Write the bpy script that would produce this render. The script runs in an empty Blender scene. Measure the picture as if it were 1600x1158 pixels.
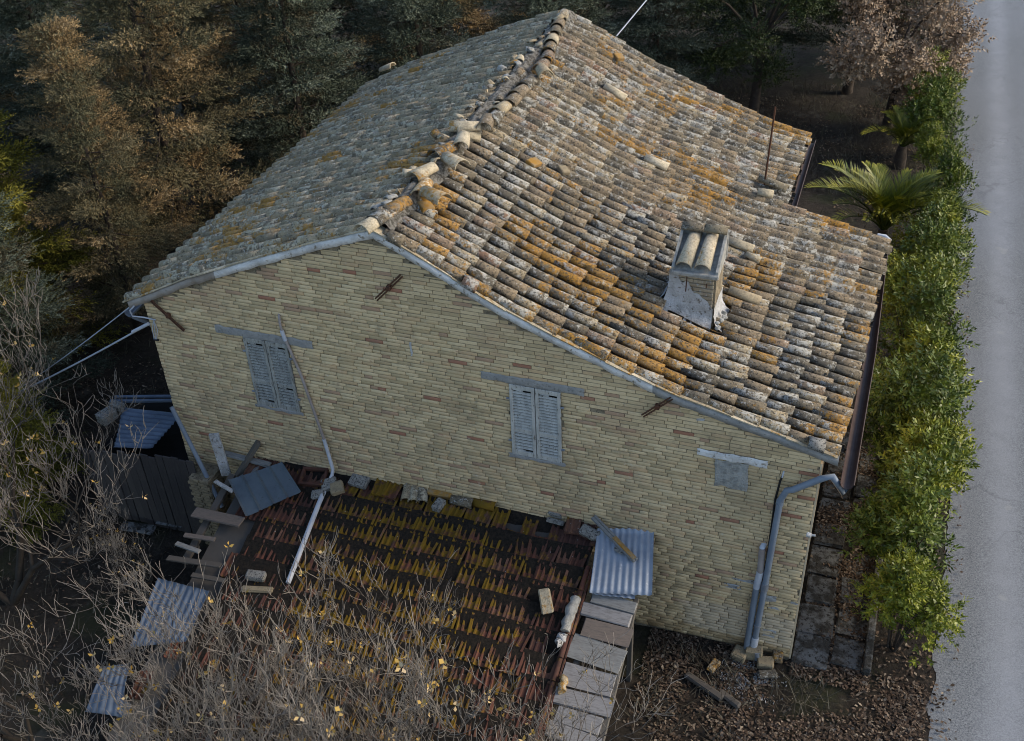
import bpy, math, random
import numpy as np
from mathutils import Vector, Matrix, noise as mnoise
R = math.radians
random.seed(7)
rng = np.random.default_rng(11)
SC = bpy.context.scene
COL = SC.collection
PI = math.pi

# ------------------------------------------------------------------ camera
CAM_R = Vector((0.94394, 0.32743, -0.042)); CAM_U = Vector((-0.16233, 0.57118, 0.80461)); CAM_F = Vector((-0.28745, 0.75269, -0.59231))
CAM_P = Vector((9.62966, -10.67846, 12.65415)); CAM_FOC = 1724.25
cd = bpy.data.cameras.new('camera'); cam = bpy.data.objects.new('camera', cd); COL.objects.link(cam)
m = Matrix.Identity(4)
for i in range(3):
    m[i][0] = CAM_R[i]; m[i][1] = CAM_U[i]; m[i][2] = -CAM_F[i]; m[i][3] = CAM_P[i]
cam.matrix_world = m
cd.sensor_width = 36; cd.lens = 36 * CAM_FOC / 1600; cd.clip_end = 600; cd.clip_start = .2
SC.camera = cam
# ------------------------------------------------------------------ light
SUN_DIR = Vector((0.80, 0.26, 0.50)).normalized()          # towards the sun
EL = math.asin(SUN_DIR.z)
w = bpy.data.worlds.new('World'); SC.world = w; w.use_nodes = True
nt = w.node_tree
sky = nt.nodes.new('ShaderNodeTexSky'); sky.sky_type = 'NISHITA'; sky.sun_disc = False
sky.sun_elevation = EL; sky.sun_rotation = math.atan2(SUN_DIR.x, SUN_DIR.y)
bg = nt.nodes['Background']; bg.inputs[1].default_value = 0.115
nt.links.new(sky.outputs[0], bg.inputs[0])
sl = bpy.data.lights.new('sun', 'SUN'); sl.energy = 1.5; sl.angle = R(22); sl.color = (1.0, .86, .66)
so = bpy.data.objects.new('sun', sl); COL.objects.link(so)
so.rotation_euler = (-SUN_DIR).to_track_quat('-Z', 'Y').to_euler()
SC.view_settings.view_transform = 'Standard'; SC.view_settings.look = 'None'
SC.view_settings.exposure = 1.15; SC.view_settings.gamma = 1; SC.view_settings.use_curve_mapping = False
SC.cycles.filter_width = 1.0; SC.cycles.max_bounces = 5; SC.cycles.diffuse_bounces = 3; SC.cycles.glossy_bounces = 2; SC.cycles.transmission_bounces = 2

# ------------------------------------------------------------------ helpers
def at(px, py, ax, v):
    """the point on the plane axis=v that shows at photograph pixel px, py"""
    d = CAM_F * CAM_FOC + CAM_R * (px - 800) - CAM_U * (py - 579)
    return CAM_P + d * ((v - CAM_P[ax]) / d[ax])

def tag(o, label=None, cat=None, group=None, kind=None):
    if label: o['label'] = label
    if cat: o['category'] = cat
    if group: o['group'] = group
    if kind: o['kind'] = kind
    return o

def empty(name, loc=(0, 0, 0), rz=0, **k):
    o = bpy.data.objects.new(name, None); COL.objects.link(o); o.location = loc; o.rotation_euler = (0, 0, rz)
    o.empty_display_size = .1
    return tag(o, **k)

def link(name, me, parent=None, loc=None):
    o = bpy.data.objects.new(name, me); COL.objects.link(o)
    if parent: o.parent = parent
    if loc is not None: o.location = loc
    return o

def copy_tree(o, parent=None):
    c = o.copy(); COL.objects.link(c)
    if parent: c.parent = parent
    for ch in list(o.children): copy_tree(ch, c)
    return c

def npmesh(name, V, F, mat, attr=None, smooth=False):
    """V (n,3); F (m,k) all faces with k corners; attr one float a face -> 'rnd'"""
    V = np.asarray(V, np.float32); F = np.asarray(F, np.int32)
    me = bpy.data.meshes.new(name)
    me.vertices.add(len(V)); me.vertices.foreach_set('co', V.ravel())
    k = F.shape[1]
    me.loops.add(F.size); me.loops.foreach_set('vertex_index', F.ravel())
    me.polygons.add(len(F)); me.polygons.foreach_set('loop_start', np.arange(0, F.size, k, dtype=np.int32))
    me.polygons.foreach_set('loop_total', np.full(len(F), k, np.int32))
    if smooth: me.polygons.foreach_set('use_smooth', np.ones(len(F), bool))
    me.update(calc_edges=True); me.validate()
    if attr is not None:
        a = me.attributes.new('rnd', 'FLOAT', 'FACE'); a.data.foreach_set('value', np.asarray(attr, np.float32))
    me.materials.append(mat)
    return me

class MB:
    def __init__(s): s.v = []; s.f = []; s.a = []; s.sm = []
    def add(s, vs, fs, rnd=0., smooth=False):
        o = len(s.v); s.v += [tuple(v) for v in vs]
        for f in fs: s.f.append(tuple(i + o for i in f)); s.a.append(rnd); s.sm.append(smooth)
    def box(s, c, d, rot=None, rnd=0., bev=0., jit=0.):
        dx, dy, dz = d[0] / 2, d[1] / 2, d[2] / 2; c = Vector(c)
        vs = []
        b = min(bev, dx * .8, dy * .8, dz * .8)
        if b <= 0:
            for z in (-dz, dz):
                for y in (-dy, dy):
                    for x in (-dx, dx): vs.append(Vector((x, y, z)))
            fs = [(0, 2, 3, 1), (4, 5, 7, 6), (0, 1, 5, 4), (2, 6, 7, 3), (0, 4, 6, 2), (1, 3, 7, 5)]
        else:
            for sx in (-1, 1):
                for sy in (-1, 1):
                    for sz in (-1, 1):
                        vs += [Vector((sx * (dx - b), sy * (dy - b), sz * dz)), Vector((sx * (dx - b), sy * dy, sz * (dz - b))), Vector((sx * dx, sy * (dy - b), sz * (dz - b)))]
            def ix(sx, sy, sz, k): return ((sx * 2 + sy) * 2 + sz) * 3 + k
            fs = []
            for sz in (0, 1): fs.append([ix(0, 0, sz, 0), ix(1, 0, sz, 0), ix(1, 1, sz, 0), ix(0, 1, sz, 0)])
            for sy in (0, 1): fs.append([ix(0, sy, 0, 1), ix(1, sy, 0, 1), ix(1, sy, 1, 1), ix(0, sy, 1, 1)])
            for sx in (0, 1): fs.append([ix(sx, 0, 0, 2), ix(sx, 1, 0, 2), ix(sx, 1, 1, 2), ix(sx, 0, 1, 2)])
            for sy in (0, 1):
                for sz in (0, 1): fs.append([ix(0, sy, sz, 0), ix(1, sy, sz, 0), ix(1, sy, sz, 1), ix(0, sy, sz, 1)])
            for sx in (0, 1):
                for sz in (0, 1): fs.append([ix(sx, 0, sz, 0), ix(sx, 1, sz, 0), ix(sx, 1, sz, 2), ix(sx, 0, sz, 2)])
            for sx in (0, 1):
                for sy in (0, 1): fs.append([ix(sx, sy, 0, 1), ix(sx, sy, 1, 1), ix(sx, sy, 1, 2), ix(sx, sy, 0, 2)])
            for sx in (0, 1):
                for sy in (0, 1):
                    for sz in (0, 1): fs.append([ix(sx, sy, sz, 0), ix(sx, sy, sz, 1), ix(sx, sy, sz, 2)])
        if jit: vs = [v + Vector([random.uniform(-jit, jit) for _ in range(3)]) for v in vs]
        if rot is not None: vs = [rot @ v for v in vs]
        s.add([v + c for v in vs], fs, rnd)
    def tube(s, pts, r, n=8, rnd=0., caps=True, smooth=True):
        pts = [Vector(p) for p in pts]; rs = r if isinstance(r, (list, tuple)) else [r] * len(pts)
        vs = []; up = Vector((0, 0, 1)); prev = None
        for i, p in enumerate(pts):
            t = (pts[min(i + 1, len(pts) - 1)] - pts[max(i - 1, 0)]).normalized()
            a = prev if prev is not None else (up if abs(t.z) < .9 else Vector((1, 0, 0)))
            a = (a - t * a.dot(t)).normalized(); b = t.cross(a); prev = a
            for k in range(n):
                th = 2 * PI * k / n; vs.append(p + (a * math.cos(th) + b * math.sin(th)) * rs[i])
        fs = []
        for i in range(len(pts) - 1):
            for k in range(n): fs.append((i * n + k, i * n + (k + 1) % n, (i + 1) * n + (k + 1) % n, (i + 1) * n + k))
        s.add(vs, fs, rnd, smooth)
        if caps: s.add(vs[:n], [tuple(range(n))[::-1]], rnd); s.add(vs[-n:], [tuple(range(n))], rnd)
    def mesh(s, name, mat):
        me = bpy.data.meshes.new(name); me.from_pydata(s.v, [], s.f); me.update()
        a = me.attributes.new('rnd', 'FLOAT', 'FACE'); a.data.foreach_set('value', s.a)
        me.polygons.foreach_set('use_smooth', s.sm)
        import bmesh
        b = bmesh.new(); b.from_mesh(me); bmesh.ops.recalc_face_normals(b, faces=b.faces); b.to_mesh(me); b.free()
        if mat: me.materials.append(mat)
        return me
    def build(s, name, mat, parent=None, **k):
        return tag(link(name, s.mesh(name, mat), parent), **k)

def frame_of(x, y=None, z=None):
    """rotation whose local X runs along x and whose local Z is near z"""
    x = Vector(x).normalized(); z = Vector(z or (0, 0, 1)); y = z.cross(x).normalized(); z = x.cross(y)
    return Matrix((x, y, z)).transposed()

# ------------------------------------------------------------------ material helper
class NT:
    def __init__(s, name):
        s.m = bpy.data.materials.new(name); s.m.use_nodes = True; s.t = s.m.node_tree
        s.b = s.t.nodes['Principled BSDF']; s.b.inputs['Specular IOR Level'].default_value = .25
        g = s.t.nodes.new('ShaderNodeNewGeometry'); s.pos = g.outputs['Position']
    def n(s, typ, **k):
        x = s.t.nodes.new(typ)
        for a, v in k.items(): setattr(x, a, v)
        return x
    def l(s, a, b): s.t.links.new(a, b)
    def val(s, sock, v):
        if isinstance(v, (int, float)): sock.default_value = v
        elif isinstance(v, tuple): sock.default_value = v if len(v) != 3 else (*v, 1)
        else: s.l(v, sock)
    def noise(s, scale, detail=4, rough=.6, vec=None, dist=0., ofs=None):
        x = s.n('ShaderNodeTexNoise'); x.inputs['Scale'].default_value = scale; x.inputs['Detail'].default_value = detail
        x.inputs['Roughness'].default_value = rough; x.inputs['Distortion'].default_value = dist
        v = vec or s.pos
        if ofs: 
            a = s.n('ShaderNodeVectorMath', operation='ADD'); s.l(v, a.inputs[0]); a.inputs[1].default_value = ofs; v = a.outputs[0]
        s.l(v, x.inputs['Vector']); return x.outputs['Fac']
    def vor(s, scale, feature='F1', out='Distance', vec=None):
        x = s.n('ShaderNodeTexVoronoi', feature=feature); x.inputs['Scale'].default_value = scale
        s.l(vec or s.pos, x.inputs['Vector']); return x.outputs[out]
    def scl(s, v, vec=None):
        a = s.n('ShaderNodeVectorMath', operation='MULTIPLY'); s.l(vec or s.pos, a.inputs[0]); a.inputs[1].default_value = v; return a.outputs[0]
    def ramp(s, fac, stops, interp='LINEAR'):
        x = s.n('ShaderNodeValToRGB'); x.color_ramp.interpolation = interp; e = x.color_ramp.elements
        while len(e) < len(stops): e.new(.5)
        for i, (p, c) in enumerate(stops): e[i].position = p; e[i].color = (*c, 1) if not isinstance(c, (int, float)) else (c, c, c, 1)
        s.l(fac, x.inputs[0]); return x.outputs[0]
    def step(s, fac, a, b): 
        x = s.n('ShaderNodeMapRange', interpolation_type='SMOOTHSTEP'); s.val(x.inputs[0], fac); x.inputs[1].default_value = a; x.inputs[2].default_value = b; return x.outputs[0]
    def mix(s, f, a, b, mode='MIX'):
        x = s.n('ShaderNodeMix', data_type='RGBA', blend_type=mode); s.val(x.inputs[0], f); s.val(x.inputs[6], a); s.val(x.inputs[7], b); return x.outputs[2]
    def math(s, op, a, b=0., c=0.):
        x = s.n('ShaderNodeMath', operation=op); s.val(x.inputs[0], a); s.val(x.inputs[1], b); s.val(x.inputs[2], c); return x.outputs[0]
    def rnd(s):
        a = s.n('ShaderNodeAttribute', attribute_name='rnd'); o = s.n('ShaderNodeObjectInfo')
        return s.math('FRACT', s.math('ADD', a.outputs['Fac'], o.outputs['Random']))
    def attr(s): return s.n('ShaderNodeAttribute', attribute_name='rnd').outputs['Fac']
    def xyz(s):
        x = s.n('ShaderNodeSeparateXYZ'); s.l(s.pos, x.inputs[0]); return x.outputs
    def done(s, col, rough=.9, bump=None, bs=.4, bd=.01, metal=0.):
        s.val(s.b.inputs['Base Color'], col); s.val(s.b.inputs['Roughness'], rough); s.b.inputs['Metallic'].default_value = metal
        if bump is not None:
            x = s.n('ShaderNodeBump'); x.inputs['Strength'].default_value = bs; x.inputs['Distance'].default_value = bd
            s.l(bump, x.inputs['Height']); s.l(x.outputs[0], s.b.inputs['Normal'])
        return s.m

def mat_tile(name, stops, grey, orange, dark=.5, greycol=(.36, .35, .32)):
    t = NT(name); r = t.rnd()
    c = t.ramp(r, stops, 'CONSTANT')
    c = t.mix(t.step(t.noise(5, 5), .4, .75), c, t.mix(.5, c, (.09, .075, .055)))
    c = t.mix(t.math('MULTIPLY', t.step(t.noise(34, 4, .7, ofs=(8, 1, 6)), .46, .62), .42), c, (.12, .105, .08))
    gsh = t.math('ADD', t.noise(9, 8, .74, dist=.4), t.math('MULTIPLY', t.math('SUBTRACT', r, .5), .16))
    c = t.mix(t.math('MULTIPLY', t.step(gsh, .57 - grey, .63 - grey), .85), c, greycol)
    gw = t.noise(19, 8, .75, ofs=(5, 2, 1)); c = t.mix(t.math('MULTIPLY', t.step(gw, .60 - grey * .5, .64 - grey * .5), .85), c, (.50, .49, .455))
    o = t.math('MULTIPLY', t.math('ADD', t.noise(.75, 2, .5, ofs=(9, 3, 4)), t.math('MULTIPLY', t.math('SUBTRACT', 1., t.step(t.xyz()[1], .4, 2.6)), .07)), t.noise(15, 8, .78, ofs=(1, 8, 4)))
    o = t.math('ADD', o, t.math('MULTIPLY', t.math('SUBTRACT', t.math('FRACT', t.math('MULTIPLY', r, 7.31)), .5), .11))
    om = t.step(o, .31 - orange, .345 - orange)
    oc = t.mix(t.step(t.noise(30, 3), .35, .65), (.38, .19, .022), (.24, .125, .025))
    c = t.mix(t.math('MULTIPLY', om, .85), c, oc)
    d = t.noise(30, 7, .8, ofs=(2, 2, 7)); c = t.mix(t.math('MULTIPLY', t.step(d, .61 - .12 * dark, .65 - .12 * dark), .88), c, (.032, .030, .026))
    return t.done(c, .92, t.noise(30, 7, .7), .7, .025)
M = {}
M['tile_r'] = mat_tile('roof tile warm', [(0, (.26, .20, .13)), (.2, (.19, .155, .105)), (.40, (.26, .185, .125)), (.46, (.12, .105, .08)), (.66, (.34, .275, .175)), (.80, (.21, .175, .125)), (.97, (.26, .15, .095))], .040, .004, .72, (.39, .38, .34))
M['tile_l'] = mat_tile('roof tile grey', [(0, (.36, .29, .185)), (.3, (.26, .215, .14)), (.55, (.38, .31, .20)), (.8, (.20, .165, .115))], .03, -.012, .5, (.47, .42, .31))
M['tile_pale'] = mat_tile('pale ridge tile', [(0, (.55, .47, .33)), (.35, (.46, .39, .27)), (.6, (.62, .53, .38)), (.8, (.42, .34, .22))], -.07, -.03, -.2)
M['tile_gap_shade'] = mat_tile('pan tile with painted gap shade', [(0, (.07, .055, .04)), (.5, (.05, .04, .03))], -.10, -.04, 1.)  # pan colour darkened to paint the shade between cover columns

def mat_brick():
    t = NT('buff brick'); r = t.rnd(); X = t.xyz()
    c = t.ramp(r, [(0, (.61, .465, .265)), (.22, (.54, .41, .235)), (.42, (.66, .51, .30)), (.6, (.47, .355, .20)), (.74, (.60, .455, .265)), (.86, (.55, .39, .22)), (.955, (.42, .27, .17)), (.985, (.34, .16, .10))], 'CONSTANT')
    pn = t.step(t.noise(1.6, 5, .6, ofs=(3, 1, 1)), .54, .68)
    c = t.mix(t.math('MULTIPLY', pn, .35), c, (.42, .27, .17))
    rb = t.step(t.noise(5.5, 4, .6, vec=t.scl((1, 1, 3.2))), .64, .70)
    c = t.mix(t.math('MULTIPLY', rb, .55), c, (.36, .17, .11))
    c = t.mix(t.math('MULTIPLY', t.step(t.noise(2.3, 6, .7, ofs=(7, 1, 3)), .58, .74), .5), c, (.20, .17, .125))
    c = t.mix(t.math('MULTIPLY', t.step(t.noise(.9, 7, .65, vec=t.scl((1, 1, .45)), ofs=(2, 8, 3)), .50, .72), .42), c, (.24, .19, .12))
    c = t.mix(t.math('MULTIPLY', t.step(t.noise(18, 6, .7), .48, .8), .5), c, (.28, .22, .14))
    c = t.mix(t.math('MULTIPLY', t.step(t.noise(9, 5, .7, ofs=(4, 4, 4)), .60, .72), .5), c, (.60, .54, .42))
    low = t.math('SUBTRACT', 1., t.step(X[2], .0, .55))
    c = t.mix(t.math('MULTIPLY', low, t.step(t.noise(3, 4), .3, .6)), c, (.27, .18, .09))
    # pale salt bloom low on the wall
    bx = t.math('MULTIPLY', t.step(X[0], 7.4, 8.3), t.math('MULTIPLY', t.step(X[2], .10, .30), t.math('SUBTRACT', 1., t.step(X[2], .65, 1.05))))
    sb = t.step(t.math('ADD', t.math('MULTIPLY', bx, .62), t.math('MULTIPLY', t.noise(2.4, 6, .65, ofs=(1, 2, 9)), .8)), .72, .92)
    c = t.mix(t.math('MULTIPLY', sb, .8), c, (.54, .44, .31))
    return t.done(c, .95, t.noise(60, 6, .7), .35, .006)
M['brick'] = mat_brick()
def simple(name, c1, c2, scale=6, rough=.9, det=6, lo=.35, hi=.7, bs=.3, bd=.01, vec=None, metal=0., r3=None):
    t = NT(name); v = t.scl(vec) if vec else None
    c = t.mix(t.step(t.noise(scale, det, .65, vec=v), lo, hi), c1, c2)
    if r3: c = t.mix(t.step(t.noise(scale * 3.1, 6, .7, vec=v, ofs=(3, 5, 7)), r3[1], r3[2]), c, r3[0])
    return t.done(c, rough, t.noise(scale * 5, 5, .7, vec=v), bs, bd, metal)
M['chimney_brick'] = simple('grey cream chimney brick', (.40, .34, .24), (.27, .21, .14), 7, r3=((.42, .40, .36), .52, .64), bs=.8, bd=.02)
M['mortar'] = simple('bed mortar', (.15, .12, .08), (.30, .25, .17), 9, r3=((.04, .033, .025), .52, .64))
M['cement'] = simple('grey cement', (.25, .245, .235), (.33, .32, .30), 6, r3=((.15, .145, .13), .54, .7), bs=.7, bd=.02)
M['lime'] = simple('lime mortar verge', (.72, .70, .67), (.48, .46, .43), 3.2, r3=((.24, .20, .15), .56, .66), bs=.8, bd=.03)
M['lime_brown'] = simple('weathered verge mortar', (.24, .20, .16), (.33, .30, .27), 5, r3=((.10, .08, .06), .6, .7))
M['rough_plaster'] = simple('rough plaster', (.50, .49, .45), (.28, .28, .26), 12, bs=.9, bd=.05)
M['rubble'] = simple('ridge rubble', (.34, .32, .28), (.10, .09, .07), 16, lo=.4, hi=.6, r3=((.45, .43, .40), .58, .66), bs=1, bd=.06)
M['salt'] = simple('salt bloom', (.34, .29, .22), (.44, .40, .34), 5, r3=((.25, .19, .11), .55, .7))
M['cream'] = simple('sunlit cream plaster', (.62, .50, .34), (.50, .38, .24), 6)  # cream tone has the warm sunlight of the road side painted in
M['whitewash'] = simple('whitewash', (.56, .56, .56), (.38, .37, .35), 6, bs=1, bd=.04, r3=((.16, .14, .11), .54, .66))
M['old_wood'] = simple('grey painted shutter wood', (.48, .47, .43), (.34, .33, .30), 14, r3=((.11, .09, .07), .56, .66), vec=(1, 1, .25))
M['old_wood2'] = simple('weathered shutter wood', (.33, .33, .30), (.22, .215, .195), 14, r3=((.08, .07, .055), .52, .66), vec=(1, 1, .25))
def mat_plank(name, stops, vec):
    t = NT(name); r = t.rnd(); c = t.ramp(r, stops, 'CONSTANT'); v = t.scl(vec)
    g = t.noise(9, 7, .7, vec=v)
    c = t.mix(t.step(g, .42, .7), c, t.mix(.55, c, (.07, .065, .06)))
    c = t.mix(t.math('MULTIPLY', t.step(t.noise(4, 5), .55, .75), .4), c, (.10, .085, .07))
    return t.done(c, .85, g, .4, .006)
M['plank'] = mat_plank('weathered grey plank', [(0, (.25, .24, .235)), (.3, (.20, .195, .19)), (.6, (.16, .13, .11)), (.75, (.22, .22, .21))], (1, 6, 6))
M['plank_dark'] = mat_plank('dark shed plank', [(0, (.060, .052, .05)), (.3, (.045, .040, .04)), (.6, (.075, .065, .06))], (6, 6, 1))
M['beam'] = mat_plank('old beam', [(0, (.085, .075, .065)), (.5, (.11, .10, .085))], (4, 4, 4))
def mat_corr(name, c1, c2, c3):
    t = NT(name); c = t.mix(t.step(t.noise(2.5, 6, .65), .35, .7), c1, c2)
    c = t.mix(t.math('MULTIPLY', t.step(t.noise(14, 5, .7, ofs=(3, 3, 1)), .62, .70), .8), c, c3)
    return t.done(c, t.ramp(t.noise(6, 4), [(.3, .45), (.7, .75)]), t.noise(20, 4), .15, .005, .25)
M['corr_pale'] = mat_corr('pale fibre sheet', (.33, .37, .43), (.25, .28, .33), (.5, .52, .55))
M['corr_blue'] = mat_corr('blue grey sheet', (.13, .165, .22), (.085, .11, .15), (.05, .045, .04))
M['seam'] = mat_corr('painted seam sheet', (.11, .135, .155), (.08, .10, .12), (.05, .05, .05))
M['pipe'] = simple('grey pvc pipe', (.16, .19, .23), (.20, .235, .28), 3, .5, bs=.05)
M['pipe_white'] = simple('white pvc pipe', (.50, .52, .56), (.40, .42, .47), 4, .5, bs=.05)
M['pipe_pink'] = simple('pinkish grey conduit', (.26, .22, .20), (.33, .29, .27), 5, .6, bs=.05)
M['rust'] = simple('rusty iron', (.10, .042, .022), (.055, .03, .02), 20, .8, r3=((.20, .12, .08), .6, .7))
M['gutter'] = simple('brown gutter', (.06, .04, .035), (.09, .06, .05), 5, .5)
M['zinc'] = simple('dull zinc', (.20, .22, .25), (.28, .30, .34), 6, .4, metal=.3)
M['black'] = simple('black rubber', (.012, .012, .012), (.02, .02, .02), 5, .6)
M['painted_dark'] = simple('painted room darkness', (.006, .006, .006), (.01, .01, .01), 5, 1)  # near-black colour painted in place of unlit depth
M['cable'] = simple('pale cable', (.42, .45, .50), (.34, .36, .40), 5, .5)
M['stone'] = simple('lichened stone', (.20, .19, .17), (.30, .29, .26), 14, r3=((.04, .04, .04), .52, .6), bs=.8, bd=.02)
M['stone_warm'] = simple('buff stone block', (.30, .24, .15), (.22, .18, .12), 10, r3=((.06, .05, .04), .58, .68), bs=.8, bd=.02)
M['moss_block'] = simple('orange lichen block', (.34, .18, .035), (.26, .20, .12), 9, bs=.8, bd=.02)
def mat_annex():
    t = NT('red interlocking tile'); r = t.rnd(); X = t.xyz()
    c = t.ramp(r, [(0, (.125, .050, .034)), (.3, (.095, .040, .028)), (.55, (.155, .078, .052)), (.8, (.085, .040, .031))], 'CONSTANT')
    c = t.mix(t.step(t.noise(6, 6, .7), .4, .72), c, (.055, .032, .024))
    cx = t.math('SUBTRACT', 1., t.step(t.math('ABSOLUTE', t.math('SUBTRACT', X[0], 4.3)), .9, 2.2))
    mm = t.math('ADD', t.noise(5, 6, .7, ofs=(2, 6, 1)), t.math('MULTIPLY', cx, .145))
    mc = t.mix(t.noise(12, 3), (.20, .115, .008), (.11, .068, .010))
    c = t.mix(t.step(mm, .55, .68), c, mc)
    c = t.mix(t.step(t.vor(9), .07, .04), c, (.42, .40, .38))
    return t.done(c, .9, t.noise(40, 6, .7), .5, .01)
M['annex_tile'] = mat_annex()
M['debris'] = simple('leaf mould', (.012, .010, .008), (.035, .026, .018), 26, bs=1, bd=.03, r3=((.07, .055, .04), .66, .74))
def mat_road():
    t = NT('asphalt'); X = t.xyz()
    c = t.mix(t.step(t.noise(42, 8, .95), .40, .60), (.055, .060, .068), (.29, .30, .30))
    c = t.mix(t.step(t.noise(.9, 6, .6, vec=t.scl((1, .25, 1))), .3, .7), c, t.mix(.35, c, (.24, .25, .27)))
    w1 = t.math('SUBTRACT', 1., t.step(t.math('ABSOLUTE', t.math('SUBTRACT', X[0], 12.35)), .0, .5))
    c = t.mix(t.math('MULTIPLY', t.math('MULTIPLY', w1, t.noise(2, 6, .7)), .8), c, (.34, .35, .37))
    v = t.n('ShaderNodeTexVoronoi', feature='DISTANCE_TO_EDGE'); v.inputs['Scale'].default_value = .42
    nd = t.n('ShaderNodeTexNoise'); nd.inputs['Scale'].default_value = 1.5; nd.inputs['Detail'].default_value = 6; t.l(t.pos, nd.inputs['Vector'])
    ad = t.n('ShaderNodeVectorMath', operation='MULTIPLY_ADD'); t.l(nd.outputs['Color'], ad.inputs[0]); ad.inputs[1].default_value = (1.6, 1.6, 0); t.l(t.pos, ad.inputs[2]); t.l(ad.outputs[0], v.inputs['Vector'])
    cr = t.math('MULTIPLY', t.step(v.outputs['Distance'], .010, .002), t.step(t.noise(.5, 2, ofs=(3, 3, 3)), .48, .58))
    c = t.mix(t.math('MULTIPLY', cr, .22), c, (.04, .04, .045))
    sp = t.math('MULTIPLY', t.step(t.noise(2.1, 2, .4, ofs=(4, 2, 0)), .70, .76), .35)
    c = t.mix(sp, c, (.34, .34, .32))
    # soil washed on to the edge
    e = t.math('ADD', t.math('MULTIPLY', t.noise(3, 5), .5), t.math('MULTIPLY', t.math('SUBTRACT', X[0], 11.35), -1.2))
    c = t.mix(t.math('MULTIPLY', t.step(e, .1, .4), .6), c, (.10, .085, .07))
    return t.done(c, .9, t.noise(120, 3, .8), .5, .006)
M['road'] = mat_road()
def mat_ground():
    t = NT('dark soil')
    c = t.mix(t.step(t.noise(1.4, 8, .7), .35, .7), (.016, .013, .010), (.040, .032, .024))
    c = t.mix(t.step(t.noise(9, 7, .75), .45, .75), c, (.060, .046, .034))
    c = t.mix(t.math('MULTIPLY', t.step(t.noise(.8, 5, .6, ofs=(8, 8, 1)), .52, .66), .6), c, (.030, .036, .014))
    c = t.mix(t.step(t.noise(30, 4, .8, ofs=(1, 1, 1)), .68, .74), c, (.12, .11, .10))
    c = t.mix(t.math('MULTIPLY', t.step(t.noise(1.1, 6, .7, ofs=(3, 5, 1)), .56, .68), .5), c, (.12, .11, .095))
    return t.done(c, .97, t.noise(14, 8, .75), 1., .06)
M['ground'] = mat_ground()
M['concrete'] = simple('mossy concrete slab', (.14, .145, .145), (.045, .043, .038), 4.5, r3=((.022, .020, .017), .50, .62), lo=.42, hi=.58, bs=.8, bd=.03)
def mat_leaf(name, stops, rough=.55, spec=.3, trans=.0, interp='LINEAR', extra=None):
    t = NT(name); a = t.attr(); o = t.n('ShaderNodeObjectInfo')
    f = t.math('FRACT', t.math('ADD', a, t.math('MULTIPLY', o.outputs['Random'], .0)))
    c = t.ramp(f, stops, interp)
    if extra: 
        c = t.mix(t.math('MULTIPLY', t.step(t.noise(extra[1], 3, .5), extra[2], extra[3]), .85), c, t.mix(.25, extra[0], c))
    t.b.inputs['Specular IOR Level'].default_value = spec
    t.done(c, rough)
    return t.m
M['hedge'] = mat_leaf('laurel leaf', [(0, (.022, .040, .006)), (.4, (.060, .092, .010)), (.75, (.13, .165, .016)), (1, (.26, .27, .035))], .45, .4)
M['hedge_y'] = mat_leaf('yellow laurel leaf', [(0, (.035, .055, .007)), (.4, (.11, .14, .012)), (.75, (.23, .245, .018)), (1, (.38, .35, .04))], .45, .4)
M['conif_brown'] = mat_leaf('russet cypress spray', [(0, (.035, .032, .020)), (.4, (.13, .098, .052)), (.7, (.32, .215, .10)), (1, (.48, .40, .26))], .8, .1, extra=((.070, .082, .050), .8, .42, .52))
M['conif_dark'] = mat_leaf('dark cypress spray', [(0, (.018, .024, .016)), (.6, (.075, .092, .064)), (1, (.25, .28, .22))], .8, .1, extra=((.09, .06, .03), 1.1, .52, .66))
M['conif_green'] = mat_leaf('yellow green cypress spray', [(0, (.035, .042, .009)), (.5, (.13, .125, .020)), (1, (.30, .26, .05))], .8, .1)
M['oak_dry'] = mat_leaf('dry oak leaf', [(0, (.14, .10, .066)), (.5, (.29, .205, .135)), (1, (.46, .355, .245))], .6, .3)
M['green_tree'] = mat_leaf('holm oak leaf', [(0, (.016, .026, .008)), (.6, (.035, .050, .010)), (1, (.060, .075, .015))], .5, .3)
M['palm'] = mat_leaf('palm leaflet shaded core lit tip', [(0, (.035, .055, .008)), (.5, (.12, .14, .012)), (1, (.42, .36, .03))], .45, .4)  # ramp paints shade at the core and sunlight at the tips
M['litter'] = mat_leaf('fallen leaf', [(0, (.028, .020, .014)), (.4, (.075, .050, .034)), (.75, (.135, .095, .066)), (1, (.24, .195, .145))], .8, .15)
M['yellow_leaf'] = mat_leaf('yellow hanging leaf', [(0, (.22, .13, .02)), (.5, (.42, .27, .06)), (1, (.55, .42, .25))], .6, .3)
M['drygrass'] = mat_leaf('dry grass', [(0, (.035, .030, .022)), (.6, (.075, .065, .048)), (1, (.13, .12, .09))], .9, .1)
def mat_twig(name, dark, mid, pale):
    t = NT(name); a = t.attr(); c = t.ramp(a, [(0, dark), (.45, mid), (.9, pale)])  # bark pales towards the tips; inner levels darkened to paint shaded depth
    c = t.mix(t.math('MULTIPLY', t.step(t.noise(8, 4, .6), .4, .7), .35), c, (.08, .065, .05))
    return t.done(c, .9)
M['twig'] = mat_twig('grey twig bark with painted depth', (.035, .028, .022), (.08, .068, .056), (.235, .205, .172))
M['twig_pale'] = mat_twig('pale twig bark with painted depth', (.04, .032, .025), (.10, .086, .072), (.30, .265, .225))
M['bark'] = simple('dark bark', (.045, .035, .028), (.075, .06, .048), 9, bs=.8, bd=.03)
M['gravel'] = simple('white gravel', (.38, .39, .40), (.20, .20, .20), 30)

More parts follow.
